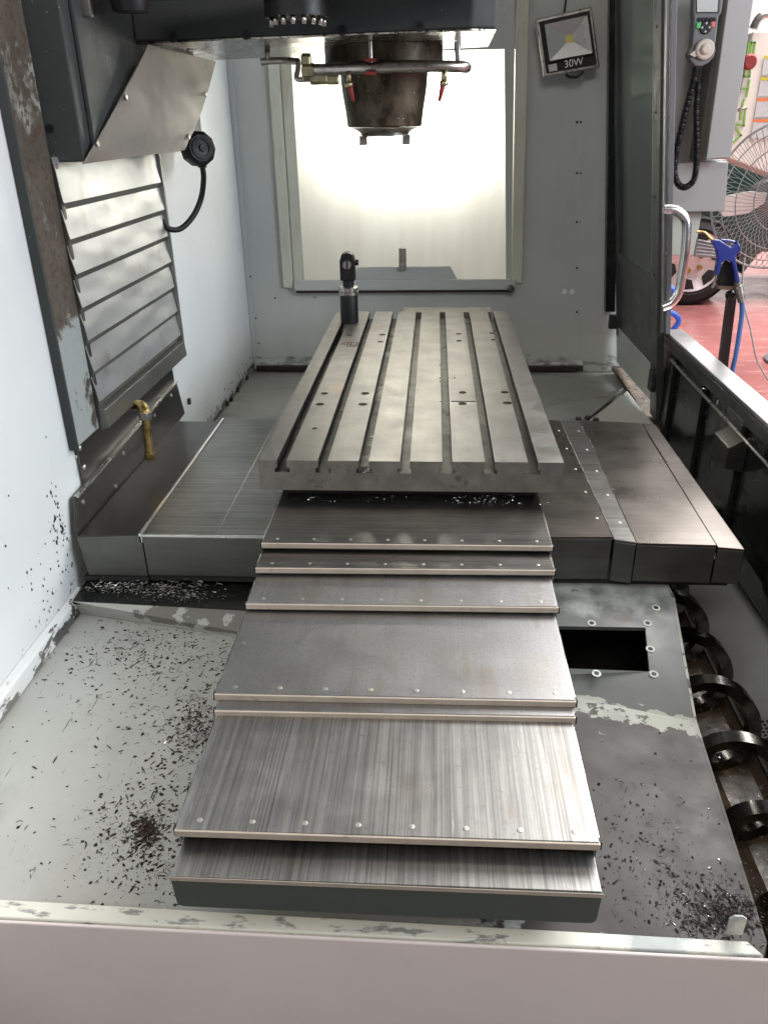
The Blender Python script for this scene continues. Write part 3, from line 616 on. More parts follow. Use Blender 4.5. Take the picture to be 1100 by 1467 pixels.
# ------------------------------------------------------------------ spindle head
HZ = .22
hd_ = thing('milling_head', (-.4, 2.9, HZ), 'dark grey spindle head casting across the top of the photo', 'spindle head')
fx = [V(-.885, 2.66, HZ), V(.091, 2.507, HZ), V(.159, 2.54, HZ), V(.167, 3.04, HZ), V(-.745, 3.33, HZ), V(-.885, 3.38, HZ)]
obj('casting', MB().prism([q + V(0, 0, .006) for q in fx], (0, 0, .8)), dark_cast, hd_, .006)
obj('underside_plate', MB().prism([q for q in fx], (0, 0, .0055)), under_metal, hd_, .001)
obj('side_casting', MB().box(-.998, -.900, 2.185, 3.3, -.078, .9), dark_cast, hd_, .004)
obj('side_casting_web', MB().prism([V(-.899, 2.24, -.06), V(-.899, 2.24, .9), V(-.899, 3.3, .9), V(-.899, 3.3, -.06)], (.012, 0, 0)), dark_cast, hd_, .003)
for (px, py, y) in [(249, 54, 2.62), (353, 50, 2.61), (490, 44, 2.585), (600, 38, 2.56)]:
    p = on_y(px, py, y); t = (p.x + .885) / .976; yy = 2.66 - .153 * t - .0005; p = on_y(px, py, yy)
    b = obj('bolt', MB().lathe([(.013, 0), (.013, .006), (.006, .0062), (.006, .002)], p, (0, -1, 0), 14), black_pl, hd_)
pB = on_x(72, 184, -.95); pB = on_y(72, 184, 2.184)
obj('bolt', MB().lathe([(.010, 0), (.010, .005)], pB, (0, -1, 0), 12), black_pl, hd_)
# tool changer gripper hanging over the head's front
gy = 2.44
g0 = on_y(425, 8, gy)
obj('gripper_body', MB().lathe([(.085, 0), (.085, .05), (.115, .052), (.115, .10)], V(g0.x, gy, g0.z - .028), (0, 0, 1), 28), black_pl, hd_)
for k in range(9):
    a = pi + pi * k / 8
    obj('gripper_screw', MB().lathe([(.006, 0), (.007, .018)], V(g0.x + .07 * cos(a), gy + .07 * sin(a), g0.z - .047), (0, 0, 1), 10), steel_plain, hd_)
q0 = on_y(190, 0, 2.42); q1 = on_y(715, -2, 2.42)
obj('gripper_plate', MB().box(q0.x, on_y(690, 0, 2.42).x, 2.38, 2.50, q0.z + .006, q0.z + .05), dark_cast, hd_, .006)
q = on_y(120, 8, 2.3); obj('gripper_lug', MB().box(q.x - .012, q.x + .02, 2.29, 2.31, q.z - .025, q.z + .06), face_dark, hd_, .003)
q = on_y(176, 6, 2.3); obj('gripper_lug', MB().lathe([(.045, 0), (.05, .02), (.05, .05)], V(q.x, 2.36, q.z - .01), (0, 0, 1), 20), black_pl, hd_)
# deflector sheet
P = [(118, 235), (146, 188), (172, 141), (198, 93), (212, 64)]
Q = [(264, 215), (278, 186), (289, 158), (300, 122), (309, 88)]
xs0 = [-.893, -.880, -.866, -.852, -.842]; xs1 = [-.82, -.80, -.785, -.775, -.78]
m = MB(); L0 = [on_x(*a, x) for a, x in zip(P, xs0)]; L1 = [on_x(*a, x) for a, x in zip(Q, xs1)]
m.add([v for ab in zip(L0, L1) for v in ab], [(2 * i, 2 * i + 1, 2 * i + 3, 2 * i + 2) for i in range(4)], True)
df = obj('deflector_sheet', m, deflector_m, hd_, recalc=False); sd = df.modifiers.new('t', 'SOLIDIFY'); sd.thickness = .002; sd.offset = 1
for q, x in [((139, 206), -.885), ((180, 139), -.864), ((294, 135), -.782), ((270, 196), -.812)]:
    obj('sheet_screw', MB().lathe([(.008, 0), (.007, .005)], on_x(*q, x + .006), (1, 0, 0), 10), rivet_m, df)
# spindle
SX, SY = -.172, 2.95
sp = obj('spindle', MB().lathe([(.185, .165), (.190, .172), (.190, .219)], V(SX, SY, 0), (0, 0, 1), 56), bronze, hd_)
obj('nose', MB().lathe([(.118, -.012), (.124, -.008), (.128, .03), (.139, .10), (.143, .15), (.150, .164)], V(SX, SY, 0), (0, 0, 1), 56), bronze, sp)
obj('nose_ring', MB().lathe([(.078, -.036), (.082, -.030), (.092, -.022), (.116, -.013)], V(SX, SY, 0), (0, 0, 1), 48), steel_plain, sp)
obj('face_plate', MB().lathe([(.086, -.040), (.086, -.036)], V(SX, SY, 0), (0, 0, 1), 40), steel_plain, sp)
for s in (-1, 1):
    obj('drive_key', MB().box(SX + s * .072 - .013, SX + s * .072 + .013, SY - .016, SY + .016, -.066, -.0405), steel_plain, sp, .002)
# coolant ring and nozzles
ry = 2.77
def ringp(px, py, y=ry): return on_y(px, py, y)
cr = obj('coolant_pipe', MB().tube(smooth_path([ringp(452, 100), ringp(490, 99, 2.755), ringp(540, 97, 2.74), ringp(600, 95, 2.75), ringp(645, 95, 2.77), ringp(664, 96, 2.80), ringp(668, 97, 2.86)]), .0165, 12), steel_plain, hd_)
obj('drop_pipe', MB().cyl(ringp(657, 92, 2.80), V(ringp(655, 45, 2.80).x, 2.80, HZ - .001), .010, 12), steel_plain, cr)
obj('drop_pipe', MB().cyl(ringp(531, 92, 2.74), V(ringp(530, 55, 2.74).x, 2.74, HZ - .001), .0075, 12), steel_plain, cr)
obj('feed_pipe', MB().tube(smooth_path([ringp(374, 89, 2.9), ringp(385, 87.5, 2.9), ringp(405, 87, 2.9), ringp(428, 88, 2.88)]), .0105, 12), steel_plain, cr)
obj('drop_pipe', MB().cyl(ringp(384, 88, 2.9), V(ringp(384, 80, 2.9).x, 2.9, HZ - .001), .009, 10), steel_plain, cr)
obj('feed_pipe', MB().tube(smooth_path([ringp(428, 88, 2.86), ringp(427, 100, 2.86), ringp(426, 113, 2.86), ringp(445, 113, 2.86)]), .0085, 10), steel_plain, cr)
for (x0, x1, y0, r) in [(432, 446, 87, .020), (433, 452, 103, .024), (444, 470, 113, .017), (468, 486, 114, .015)]:
    obj('fitting', MB().lathe([(r * .8, 0), (r, .004), (r, (ringp(x1, y0).x - ringp(x0, y0).x) - .004), (r * .8, ringp(x1, y0).x - ringp(x0, y0).x)], ringp(x0, y0, 2.80), (1, 0, 0), 6, smooth=False), fitting, cr)
for px, py in [(531, 86), (531, 105)]:
    obj('red_clip', MB().box(ringp(524, py).x, ringp(537, py).x, 2.715, 2.725, ringp(0, py + 2.2, 2.72).z, ringp(0, py - 2.2, 2.72).z), red_pl, cr, .001) if False else obj('red_clip', MB().obox(ringp(px, py, 2.72), (1, 0, 0), (0, 1, 0), (0, 0, 1), .016, .006, .0045), red_pl, cr, .001)
for pts in [[(499, 103), (500, 118), (506, 145)], [(637, 101), (636, 116), (629, 145)]]:
    a, b, c = [ringp(*q, 2.74) for q in pts]
    obj('nozzle_stem', MB().cyl(a, b, .009, 6).lathe([(.013, 0), (.013, .012)], b, b - a, 6), fitting, cr)
    obj('nozzle_tip', MB().cyl(b, c, .010, 10, .0045), red_pl, cr)

# cable and plug hanging below the head
cb = thing('power_cable', on_x(285, 213, -.84), 'black round plug with a looping cable left of the rear corner', 'cable')
pc = on_x(285, 213, -.83)
ax = V(.62, -.75, .1)
obj('plug_body', MB().lathe([(.036, -.05), (.056, -.035), (.060, .0), (.056, .018), (.044, .024)], pc, ax, 10, smooth=False), black_pl, cb, .002)
obj('plug_cap', MB().lathe([(.036, .020), (.036, .030), (.026, .031), (.026, .026), (.012, .026), (.010, .034)], pc, ax, 22), black_pl, cb)
obj('cable_run', MB().tube(smooth_path([on_x(289, 232, -.83), on_x(292, 255, -.83), on_x(288, 285, -.85), on_x(276, 311, -.88), on_x(258, 328, -.92), on_x(240, 327, -.955), on_x(232, 316, -.975)], 8), .0100, 12), black_pl, cb)
obj('cable_boot', MB().cyl(on_x(289, 226, -.83), on_x(290, 240, -.83), .016, 14), black_pl, cb)

# brass elbow
be = thing('brass_nozzle', on_x(207, 600, -.90), 'dirty brass elbow pipe pointing down into the left gutter', 'coolant nozzle')
a = [on_x(193, 581, -.955), on_x(203, 581, -.92), on_x(208, 590, -.90), on_x(212, 620, -.90), on_x(215, 655, -.90)]
obj('elbow', MB().tube(smooth_path(a[:3] + [a[2].lerp(a[3], .3)], 5), .016, 10), brass, be)
obj('hex_nut', MB().cyl(a[2].lerp(a[3], .0), a[2].lerp(a[3], .35), .021, 6), steel_plain, be, .001)
obj('pipe', MB().cyl(a[2].lerp(a[3], .3), a[4], .0135, 12), brass, be)
obj('tip', MB().cyl(a[3].lerp(a[4], .82), a[4] + V(0, 0, -.006), .018, 8), brass, be, .001)

# ------------------------------------------------------------------ floodlight
ly = 4.18
fd = thing('floodlight', on_y(815, 60, ly), 'small square floodlight marked 30W hung on the upper right rear wall', 'floodlight')
def lq(u, v, y=ly):   # u,v in 0..1 over the lamp face
    a, b, c, d = [on_y(*q, ly) for q in [(767, 27), (847, 9), (859, 97), (779, 111)]]
    top = a.lerp(b, u); bot = d.lerp(c, u); r = top.lerp(bot, v); return V(r.x, y, r.z)
obj('housing', MB().prism([lq(0, 0), lq(1, 0), lq(1, 1), lq(0, 1)], (0, .05, 0)), steel_plain, fd, .006)
obj('heatsink', MB().prism([lq(.1, .1, ly + .05), lq(.9, .1, ly + .05), lq(.9, .9, ly + .05), lq(.1, .9, ly + .05)], (0, .035, 0)), face_dark, fd)
obj('bezel', MB().prism([lq(.05, .06, ly - .0045), lq(.95, .06, ly - .0045), lq(.95, .94, ly - .0045), lq(.05, .94, ly - .0045)], (0, .004, 0)), black_pl, fd)
rf = MB(); o4 = [lq(.13, .13, ly - .0052), lq(.89, .13, ly - .0052), lq(.89, .74, ly - .0052), lq(.13, .74, ly - .0052)]
i4 = [lq(.47, .38, ly - .0047), lq(.60, .38, ly - .0047), lq(.60, .50, ly - .0047), lq(.47, .50, ly - .0047)]
refl_a = mat('lamp_reflector', (.50, .50, .50), .35, .35, var=.04)
i4 = [q + V(0, -.0, 0) for q in i4]
# reflector funnel recessed into the housing is shown by sloping faces
o4b = [q + V(0, -.014, 0) for q in o4]
rf.add(o4b + i4, [(0, 1, 5, 4), (1, 2, 6, 5), (2, 3, 7, 6), (3, 0, 4, 7)])
obj('reflector', rf, refl_a, fd, recalc=False)
fr4 = [lq(.11, .11, ly - .0045), lq(.91, .11, ly - .0045), lq(.91, .76, ly - .0045), lq(.11, .76, ly - .0045)]
for k in range(4):
    obj('reflector_rim', MB().prism([fr4[k], fr4[(k + 1) % 4], o4[(k + 1) % 4], o4[k]], (0, -.0145, 0)), black_pl, fd)
obj('led_chip', MB().prism([q + V(0, -.0004, 0) for q in i4], (0, -.002, 0)), mat('led_chip_yellow', (.70, .58, .16), .5), fd)
def text(body, size, parent, origin, xdir, ydir, material, name='lettering', ext=.0006):
    cu = bpy.data.curves.new(name, 'FONT'); cu.body = body; cu.size = size; cu.extrude = ext; cu.align_x = 'CENTER'; cu.align_y = 'CENTER'
    t = bpy.data.objects.new('tmp', cu); C.objects.link(t); bpy.context.view_layer.update()
    me = bpy.data.meshes.new_from_object(t.evaluated_get(bpy.context.evaluated_depsgraph_get())); bpy.data.objects.remove(t)
    x = Vector(xdir).normalized(); y = Vector(ydir); y = (y - x * y.dot(x)).normalized(); z = x.cross(y)
    M = Matrix((x, y, z)).transposed().to_4x4(); M.translation = Vector(origin) + Vector((0, 0, CZ)) - root_loc(parent)
    me.transform(M); me.materials.clear(); me.materials.append(material)
    o = bpy.data.objects.new(name, me); C.objects.link(o); o.parent = parent; return o
text('30W', .042, fd, lq(.55, .845, ly - .0056), lq(1, .5) - lq(0, .5), V(0, 0, 1), label_white)
obj('sticker', MB().prism([lq(.10, .80, ly - .0052), lq(.25, .80, ly - .0052), lq(.25, .92, ly - .0052), lq(.10, .92, ly - .0052)], (0, .0006, 0)), paper_m, fd)
obj('cable_stub', MB().tube(smooth_path([lq(.4, 1.0, ly + .02), lq(.45, 1.06, ly + .02), lq(.6, 1.08, ly + .02), lq(.72, 1.01, ly + .02)]), .006, 8), black_pl, fd)
obj('mount_bracket', MB().box(lq(.45, 0).x, lq(.62, 0).x, ly + .05, RY, lq(.5, .3).z, lq(.5, .2).z), face_dark, fd)
obj('hanging_wire', MB().cyl(lq(.52, .03, ly + .03), on_y(816, -40, ly + .03), .004, 8), black_pl, fd)

# ------------------------------------------------------------------ sliding door (right)
dr = thing('sliding_door', (.93, 3.8, -1.0), 'black framed sliding door with dark smoky glass at the right', 'door')
nd = V(1, 0, .12).normalized()
def dq(pts, t=.02, k=.84): return [on_door(*q, k) for q in pts], nd * t
def dpart(name, pts, m, t=.02, k=.84, bev=.002, parent=dr):
    P, v = dq(pts, t, k); return obj(name, MB().prism(P, v), m, parent, bev)
# leaf coordinates in (y, z) on the leaning door plane
def dl(y, z, k=.84): return V(k - .12 * z, y, z)
def dbox(name, y0, y1, z0, z1, m, t=.02, k=.84, bev=.002):
    return obj(name, MB().prism([dl(y0, z0, k), dl(y1, z0, k), dl(y1, z1, k), dl(y0, z1, k)], nd * t), m, dr, bev)
dbox('glass_pane', 3.50, 4.20, -.60, .95, door_glass, .006, .845, 0)
dbox('near_stile', 3.385, 3.498, -1.2, .95, door_black, .03, .835)
dbox('far_stile', 4.202, 4.245, -1.02, .95, door_black, .03, .835)
dbox('mid_rail', 3.50, 4.20, -.655, -.601, door_black, .03, .836)
dbox('lower_panel', 3.50, 4.20, -.985, -.657, door_black, .02, .842)
dbox('inner_gasket', 3.500, 3.514, -.60, .95, alu, .012, .838)
dbox('edge_profile', 3.352, 3.384, -.80, .95, alu, .02, .845)
dbox('edge_seal', 3.326, 3.351, -.80, .95, grey_pl, .02, .855)
for z in (.30, .02, -.28, -.58):
    obj('screw', MB().lathe([(.006, 0), (.005, .003)], dl(3.44, z, .834), -nd, 10), chip_dark, dr)
tk = thing('door_track', (.95, 4.27, -.9), 'black vertical door track strip against the grey rear wall', 'door track')
P = [V(.79 + .0, RY - .03, .46), ]
obj('track_strip', MB().prism([on_y(867, 447, RY - .06), on_y(881, 447, RY - .06), on_y(886, -20, RY - .06), on_y(873, -20, RY - .06)], (0, .05, 0)), sill_black, tk, .003)
obj('track_cap', MB().obox(on_y(878, 461, RY - .07), (1, 0, 0), (0, 1, 0), (0, 0, 1), .022, .02, .035), rubber, tk, .006)
# strip below the door
ls = thing('lower_side_strip', (.95, 3.9, -1.1), 'narrow grey steel strip under the sliding door at the rear right', 'machine panel')
obj('strip_sheet', MB().prism([dl(4.25, -.975, .838), dl(3.42, -.975, .838), dl(3.42, -1.14, .838), dl(4.25, -1.17, .838)], nd * .01), rear_paint, ls, .002)
obj('dirty_channel', MB().prism([V(.955, 4.25, -1.19), V(.965, 3.30, -1.215), V(1.03, 3.30, -1.215), V(1.02, 4.25, -1.19)], (0, 0, -.02)), grime, ls)
obj('corner_bracket', MB().obox(on_x(934, 545, .95), (1, 0, 0), (0, 1, 0), (0, 0, 1), .012, .03, .045), rubber, ls, .006)
# handle
hp_ = [(950, 300), (966, 301), (979, 311), (983, 325), (981, 360), (976, 395), (971, 420), (961, 434), (948, 440)]
obj('handle', MB().tube(smooth_path([on_y(*q, 3.28) for q in hp_], 6), .0175, 16), chrome, dr, label='chrome tubular grab handle')

# ------------------------------------------------------------------ sill side wall
sw = thing('door_sill_wall', (.97, 2.4, -1.2), 'wet black inner wall under the bright aluminium door sill', 'machine panel')
obj('inner_sheet', MB().box(.99, 1.0, .85, 3.46, -1.27, -.815), sill_black, sw)
o1, o2 = on_z(952, 476, -.80), on_z(1100, 618, -.80); o3, o4_ = on_z(1100, 587, -.80), on_z(955, 459, -.80)
obj('sill_cap', MB().box(.968, 1.045, .8, 3.42, -.814, -.800), alu, sw, .003)
obj('under_flange', MB().prism([V(.962, .85, -.816), V(.989, .85, -.816), V(.989, .85, -.875), V(.982, .85, -.875), V(.970, .85, -.83)], (0, 2.58, 0)), door_black, sw, .002)
obj('guide_rod', MB().cyl(on_x(960, 515, .955), on_x(1100, 667, .955) + (on_x(1100, 667, .955) - on_x(960, 515, .955)) * .6, .0055, 10), steel_plain, sw)
for y in (3.25, 2.86, 2.45, 2.05, 1.6):
    obj('stiffener', MB().box(.972, .9895, y - .02, y + .02, -1.265, -.88), sill_black, sw, .003)
obj('bottom_flange', MB().prism([V(.93, .9, -1.262), V(.989, .9, -1.25), V(.989, .9, -1.265), V(.93, .9, -1.272)], (0, 2.5, 0)), sill_black, sw, .002)
a = on_x(1030, 645, .93)
obj('bracket', MB().prism([V(.93, a.y - .07, a.z - .035), V(.93, a.y - .07, a.z + .035), V(.97, a.y - .07, a.z + .06), V(.989, a.y - .07, a.z + .06), V(.989, a.y - .07, a.z - .05)], (0, .14, 0)), face_dark, sw, .003)
obj('bracket_tab', MB().box(.975, .9885, a.y - .03, a.y + .12, a.z + .062, a.z + .11), face_dark, sw, .002)
# grey lower panel with perforations
gp = thing('perforated_panel', (.9, 2.0, -1.35), 'slanted grey panel with a perforated patch beside the chip auger', 'machine panel')
g0, g1 = V(.985, 3.3, -1.272), V(.985, .9, -1.272); g2, g3 = V(.822, .9, -1.40), V(.822, 2.6, -1.40)
obj('panel_sheet', MB().prism([g0, g1, g2, g3, V(.84, 3.3, -1.39)], (.006, 0, -.008)), grey_panel, gp)
obj('panel_gap', MB().box(.800, .822, .9, 3.2, -1.43, -1.402), rubber, gp)
pn = (g1 - g0).cross(g3 - g0).normalized()
if pn.x > 0: pn = -pn
pm = MB()
def on_gp(px, py): d = ray(px, py); return d * (g0.dot(pn) / d.dot(pn))
st = on_gp(1080, 1040); e1 = V(0, -1, 0); e2 = pn.cross(e1).normalized()
if e2.z > 0: e2 = -e2
for i in range(26):
    for j in range(12):
        c = st + e1 * (.0125 * i + (.00625 if j % 2 else 0)) + e2 * (-.045 + .0108 * j)
        if c.z < -1.395 or c.z > -1.28: continue
        pm.lathe([(.0042, 0), (.0042, .0006)], c + pn * .0002, pn, 8, smooth=False)
o = obj('perforations', pm, dark_m, gp, recalc=False); o['kind'] = 'stuff'

# ------------------------------------------------------------------ auger
tr = thing('auger_trough', (.72, 1.6, -1.45), 'brown oily trough under the chip auger at right', 'trough')
obj('trough_sheet', MB().prism([V(.60, .86, -1.30), V(.63, .86, -1.40), V(.70, .86, -1.435), V(.78, .86, -1.43), V(.82, .86, -1.39), V(.83, .86, -1.445), V(.60, .86, -1.46)], (0, 1.7, 0)), grime, tr)
ag = thing('chip_auger', (.715, 1.5, -1.33), 'coiled steel chip auger in the trough at the right edge', 'auger')
m = MB(); n = 230; rr = .090; AX, AZ = .722, -1.345; pitch = .208; vs = []
for i in range(n + 1):
    t = i / n; y = 2.25 - t * 1.35; a = -2 * pi * (2.25 - y) / pitch + 1.2
    for (r2, dy) in [(rr - .030, -.015), (rr, -.018), (rr, .018), (rr - .030, .015)]:
        vs.append((AX + r2 * cos(a), y + dy, AZ + r2 * sin(a)))
fs = [(4 * i + k, 4 * i + (k + 1) % 4, 4 * i + 4 + (k + 1) % 4, 4 * i + 4 + k) for i in range(n) for k in range(4)]
m.add(vs, fs, True)
obj('flight', m, auger_steel, ag)

# ------------------------------------------------------------------ control cabinet and jog pendant
cy_ = 3.9
cc = thing('control_cabinet', on_y(1005, 150, cy_), 'grey control cabinet with an angled door panel at the upper right', 'control cabinet')
def cq(pts, y, d, name, m, bev=.004):
    return obj(name, MB().prism([on_y(*q, y) for q in pts], (0, d, 0)), m, cc, bev)
cq([(945, -30), (1046, -30), (1012, 229), (1041, 229), (1038, 303), (950, 303)], cy_, .05, 'cabinet_back', cab_grey)
cq([(1037, -30), (1046, -30), (1011, 229), (998, 229)], cy_ - .12, .119, 'recess_side', cab_dark, .001)
cq([(1046, -30), (1083, -30), (1046, 226), (1011, 228)], cy_ - .17, .21, 'door_panel', cab_grey)
cq([(1000, 231), (1043, 232), (1038, 303), (950, 303), (952, 236)], cy_ - .06, .058, 'lower_box', cab_grey)
lg = cq([(958, 304), (1005, 304), (994, 366), (956, 366)], cy_ + .02, .03, 'leg_panel', green_leg)
pdz = cy_ - .20
pd = thing('jog_pendant', on_y(1010, 50, pdz), 'dark grey handheld jog pendant with knob, screen and coloured buttons', 'hand pendant')
def pq(pts, y): return [on_y(*q, y) for q in pts]
out = [(994, -25), (1038, -25), (1036, 0), (1033, 18), (1029, 24), (1026, 50), (1024, 66), (1025, 72), (1022, 82), (1015, 90), (1005, 95), (996, 95), (989, 88), (985, 78), (987, 73), (990, 68), (992, 50), (993, 25), (992, 18)]
obj('pendant_body', MB().prism(pq(out, pdz), (0, .05, 0)), grey_pl, pd, .006)
obj('screen', MB().prism(pq([(998, -12), (1029, -12), (1027, 17), (998, 17)], pdz - .0015), (0, .001, 0)), screen_m, pd)
obj('screen_bezel', MB().prism(pq([(996, -14), (1031, -14), (1029, 19), (996, 19)], pdz - .0008), (0, .0006, 0)), black_pl, pd)
for px in (1001, 1006.5, 1012, 1017.5, 1022.5):
    obj('button', MB().lathe([(.008, 0), (.006, .006)], on_y(px, 28, pdz), (0, -1, 0), 12), black_pl, pd)
obj('green_button', MB().obox(on_y(1000, 36.5, pdz - .003), (1, 0, 0), (0, 1, 0), (0, 0, 1), .008, .003, .010), mat('green_key', (.06, .42, .12), .4), pd, .002)
obj('red_button', MB().obox(on_y(1020.5, 35, pdz - .003), (1, 0, 0), (0, 1, 0), (0, 0, 1), .008, .003, .010), mat('red_key', (.55, .10, .10), .4), pd, .002)
cpad = on_y(1010, 39.5, pdz); pad = obj('arrow_pad', MB().lathe([(.024, 0), (.022, .006)], cpad, (0, -1, 0), 18), black_pl, pd)
for dx, dz in [(0, .014), (0, -.014), (.014, 0), (-.014, 0)]:
    obj('arrow_key', MB().obox(cpad + V(dx, -.0065, dz), (1, 0, 1), (0, 1, 0), (-1, 0, 1), .0035, .001, .0035), screen_m, pad)
kc = on_y(1008, 71, pdz)
obj('knob_lever', MB().prism(pq([(987, 78), (1000, 68), (1006, 78), (994, 82)], pdz - .012), (0, .011, 0)), mat('knob_beige', (.48, .42, .36), .4), pd, .002)
kb = obj('knob', MB().lathe([(.036, 0), (.036, .014), (.031, .018), (.020, .018), (.018, .026), (.012, .030)], kc, (0, -1, 0), 28), bpy.data.materials['knob_beige'], pd)
# coiled cord
cd = thing('coiled_cord', on_y(995, 150, pdz), 'black coiled cord looping below the jog pendant', 'cord')
path = smooth_path([on_y(*q, pdz + .03) for q in [(996, 96), (994, 112), (985, 145), (975, 185), (967, 225), (966, 250), (972, 265), (982, 268), (993, 258), (997, 235), (998, 200), (997, 160), (1000, 118)]], 40)
m = MB(); coil = []; s = 0; up = V(0, 1, 0)
L = sum((path[i + 1] - path[i]).length for i in range(len(path) - 1)); N_ = 2400; acc = 0; k = 0
cum = [0]
for i in range(len(path) - 1): cum.append(cum[-1] + (path[i + 1] - path[i]).length)
for i in range(N_):
    s = L * i / (N_ - 1)
    while k < len(cum) - 2 and cum[k + 1] < s: k += 1
    t = (s - cum[k]) / max(1e-6, cum[k + 1] - cum[k]); p = path[k].lerp(path[k + 1], min(1, t)); d = (path[k + 1] - path[k]).normalized(); w = d.cross(up).normalized()
    a = 2 * pi * s / .0085
    coil.append(p + (w * cos(a) + up * sin(a)) * .0115)
m.tube(coil, .0032, 4)
obj('coil', m, black_pl, cd)
obj('core', MB().tube(path[::8], .0095, 8), black_pl, cd)

# ------------------------------------------------------------------ air gun, stand, hoses (right foreground outside the sill)
gy_ = 3.0
ab = thing('air_gun_stand', on_y(1040, 500, gy_), 'dark slim post with a black holster top outside the sill', 'stand')
def gq(pts, y=gy_): return [on_y(*q, y) for q in pts]
obj('post', MB().prism(gq([(1044, 418), (1056, 420), (1028, 640), (1015, 640)], gy_ + .02), (0, .03, 0)), post_m, ab, .003)
obj('holster', MB().prism(gq([(1030, 410), (1028, 405), (1034, 378), (1041, 372), (1049, 378), (1053, 400), (1053, 412)], gy_ - .004), (0, .03, 0)), black_pl, ab, .004)
obj('shelf_plate', MB().prism(gq([(1027, 410), (1053, 411), (1051, 416), (1028, 414)], gy_ - .02), (0, .05, 0)), mat('brown_plate', (.10, .06, .04), .5), ab, .001)
obj('pivot_knob', MB().lathe([(.016, -.012), (.019, 0), (.012, .012)], on_y(1046, 423, gy_), (0, -1, 0), 16), black_pl, ab)
gun = thing('air_gun', on_y(1045, 380, gy_), 'blue air blow gun with brass nozzle hooked on the stand', 'air gun')
obj('gun_body', MB().prism(gq([(1022, 343), (1031, 344), (1047, 354), (1052, 352), (1056, 344), (1059, 350), (1056, 360), (1053, 366), (1056, 385), (1060, 404), (1053, 405), (1051, 388), (1048, 376), (1040, 372), (1033, 377), (1030, 392), (1024, 396), (1028, 370), (1026, 358), (1020, 349)], gy_ - .034), (0, .028, 0)), blue_pl, gun, .004)
obj('trigger', MB().tube(smooth_path(gq([(1032, 344), (1048, 346), (1057, 351), (1058, 358), (1053, 365)], gy_ - .02)), .0045, 8), blue_pl, gun)
obj('nozzle', MB().tube(smooth_path(gq([(1022, 346), (1014, 338), (1008, 333), (998, 332)], gy_ - .02)), .0042, 8), brass, gun)
obj('hook', MB().tube(smooth_path(gq([(1026, 375), (1025, 395), (1021, 410), (1019, 411)], gy_ - .02)), .004, 8), steel_plain, gun)
obj('hose_coupling', MB().cyl(on_y(1055, 404, gy_ - .02), on_y(1062, 432, gy_ - .02), .014, 12).cyl(on_y(1056, 410, gy_ - .02), on_y(1059, 420, gy_ - .02), .017, 12), steel_plain, gun)
hs = thing('air_hose', on_y(1058, 470, gy_), 'blue air hose hanging from the blow gun', 'hose')
obj('hose_run', MB().tube(smooth_path(gq([(1062, 430), (1062, 450), (1058, 480), (1053, 510), (1046, 545), (1040, 600), (1035, 650)], gy_ - .01)), .0085, 12), blue_hose, hs)
wc = thing('white_cable', on_y(1080, 500, 3.1), 'thin pale grey cable curving down beside the blue hose', 'cable')
obj('cable_run', MB().tube(smooth_path(gq([(1066, 370), (1063, 400), (1066, 440), (1074, 470), (1082, 510), (1092, 532), (1110, 560)], 3.1)), .0032, 8), grey_cable, wc)
bh = thing('blue_hose_loop', on_y(965, 460, 5.0), 'bright blue hose loop on the red floor beyond the door edge', 'hose')
obj('hose_run', MB().tube(smooth_path([on_y(*q, 5.0) for q in [(930, 435), (950, 446), (963, 449), (971, 456), (970, 464), (962, 474), (950, 490)]]), .016, 10), blue_hose2, bh)
obj('hose_run', MB().tube(smooth_path([on_y(*q, 5.2) for q in [(930, 400), (950, 409), (962, 415), (972, 424)]]), .022, 10), blue_hose2, bh)

# ------------------------------------------------------------------ workshop beyond
wy = 7.9
wc_ = on_z(990, 437, -CZ); wy = wc_.y; wr = .40
car = thing('parked_car', (wc_.x + .6, wy + .7, -CZ), 'dark green car behind the fan, mostly hidden, on the red floor', 'car')
wcx, wcz = on_y(990, 385, wy).x, -CZ + wr
prof = [(-1.6, .35), (-.62, .35)] + [(.50 * cos(a), .06 + .50 * sin(a)) for a in [pi * .95 - pi * .9 * i / 10 for i in range(11)]] + [(.62, .35), (3.2, .35), (3.3, .75), (3.2, 1.0), (2.0, 1.12), (1.2, 1.62), (-.6, 1.68), (-1.5, 1.15), (-1.7, .8)]
obj('body', MB().prism([V(wcx + a, wy + .05, wcz - .38 + b + .1) for a, b in prof], (0, 1.6, 0)), car_m, car, .03)
wh = obj('wheel', MB().lathe([(wr * .97, .0), (wr, .03), (wr, .19), (wr * .95, .22)], V(wcx, wy + .20, wcz), (0, -1, 0), 40, cap=False).lathe([(wr * .95, .2), (wr * .74, .235), (wr * .70, .20)], V(wcx, wy + .20, wcz), (0, -1, 0), 40, cap=False), tyre_m, car)
rim = MB().lathe([(wr * .70, .20), (wr * .68, .225), (wr * .62, .215), (wr * .2, .205)], V(wcx, wy + .20, wcz), (0, -1, 0), 40)
obj('rim', rim, rim_m, wh)
for k in range(6):
    a = k * pi / 3 + .35; c = V(wcx + wr * .50 * cos(a), wy + .20 - .222, wcz + wr * .50 * sin(a)); t = V(-sin(a), 0, cos(a)); r_d = V(cos(a), 0, sin(a))
    obj('rim_opening', MB().prism([c + t * .085 + r_d * .035, c + t * .04 - r_d * .04, c - t * .04 - r_d * .04, c - t * .085 + r_d * .035, c + r_d * .055], (0, .004, 0)), dark_m, wh, .006)
for k in range(5):
    a = k * 2 * pi / 5 + .6; obj('wheel_nut', MB().lathe([(.026, 0), (.024, .012)], V(wcx + .085 * cos(a), wy - .012, wcz + .085 * sin(a)), (0, -1, 0), 8), brass, wh)
obj('wheel_arch_lining', MB().lathe([(.50, 0), (.50, .02)], V(wcx, wy + .30, wcz), (0, -1, 0), 30), dark_m, car)
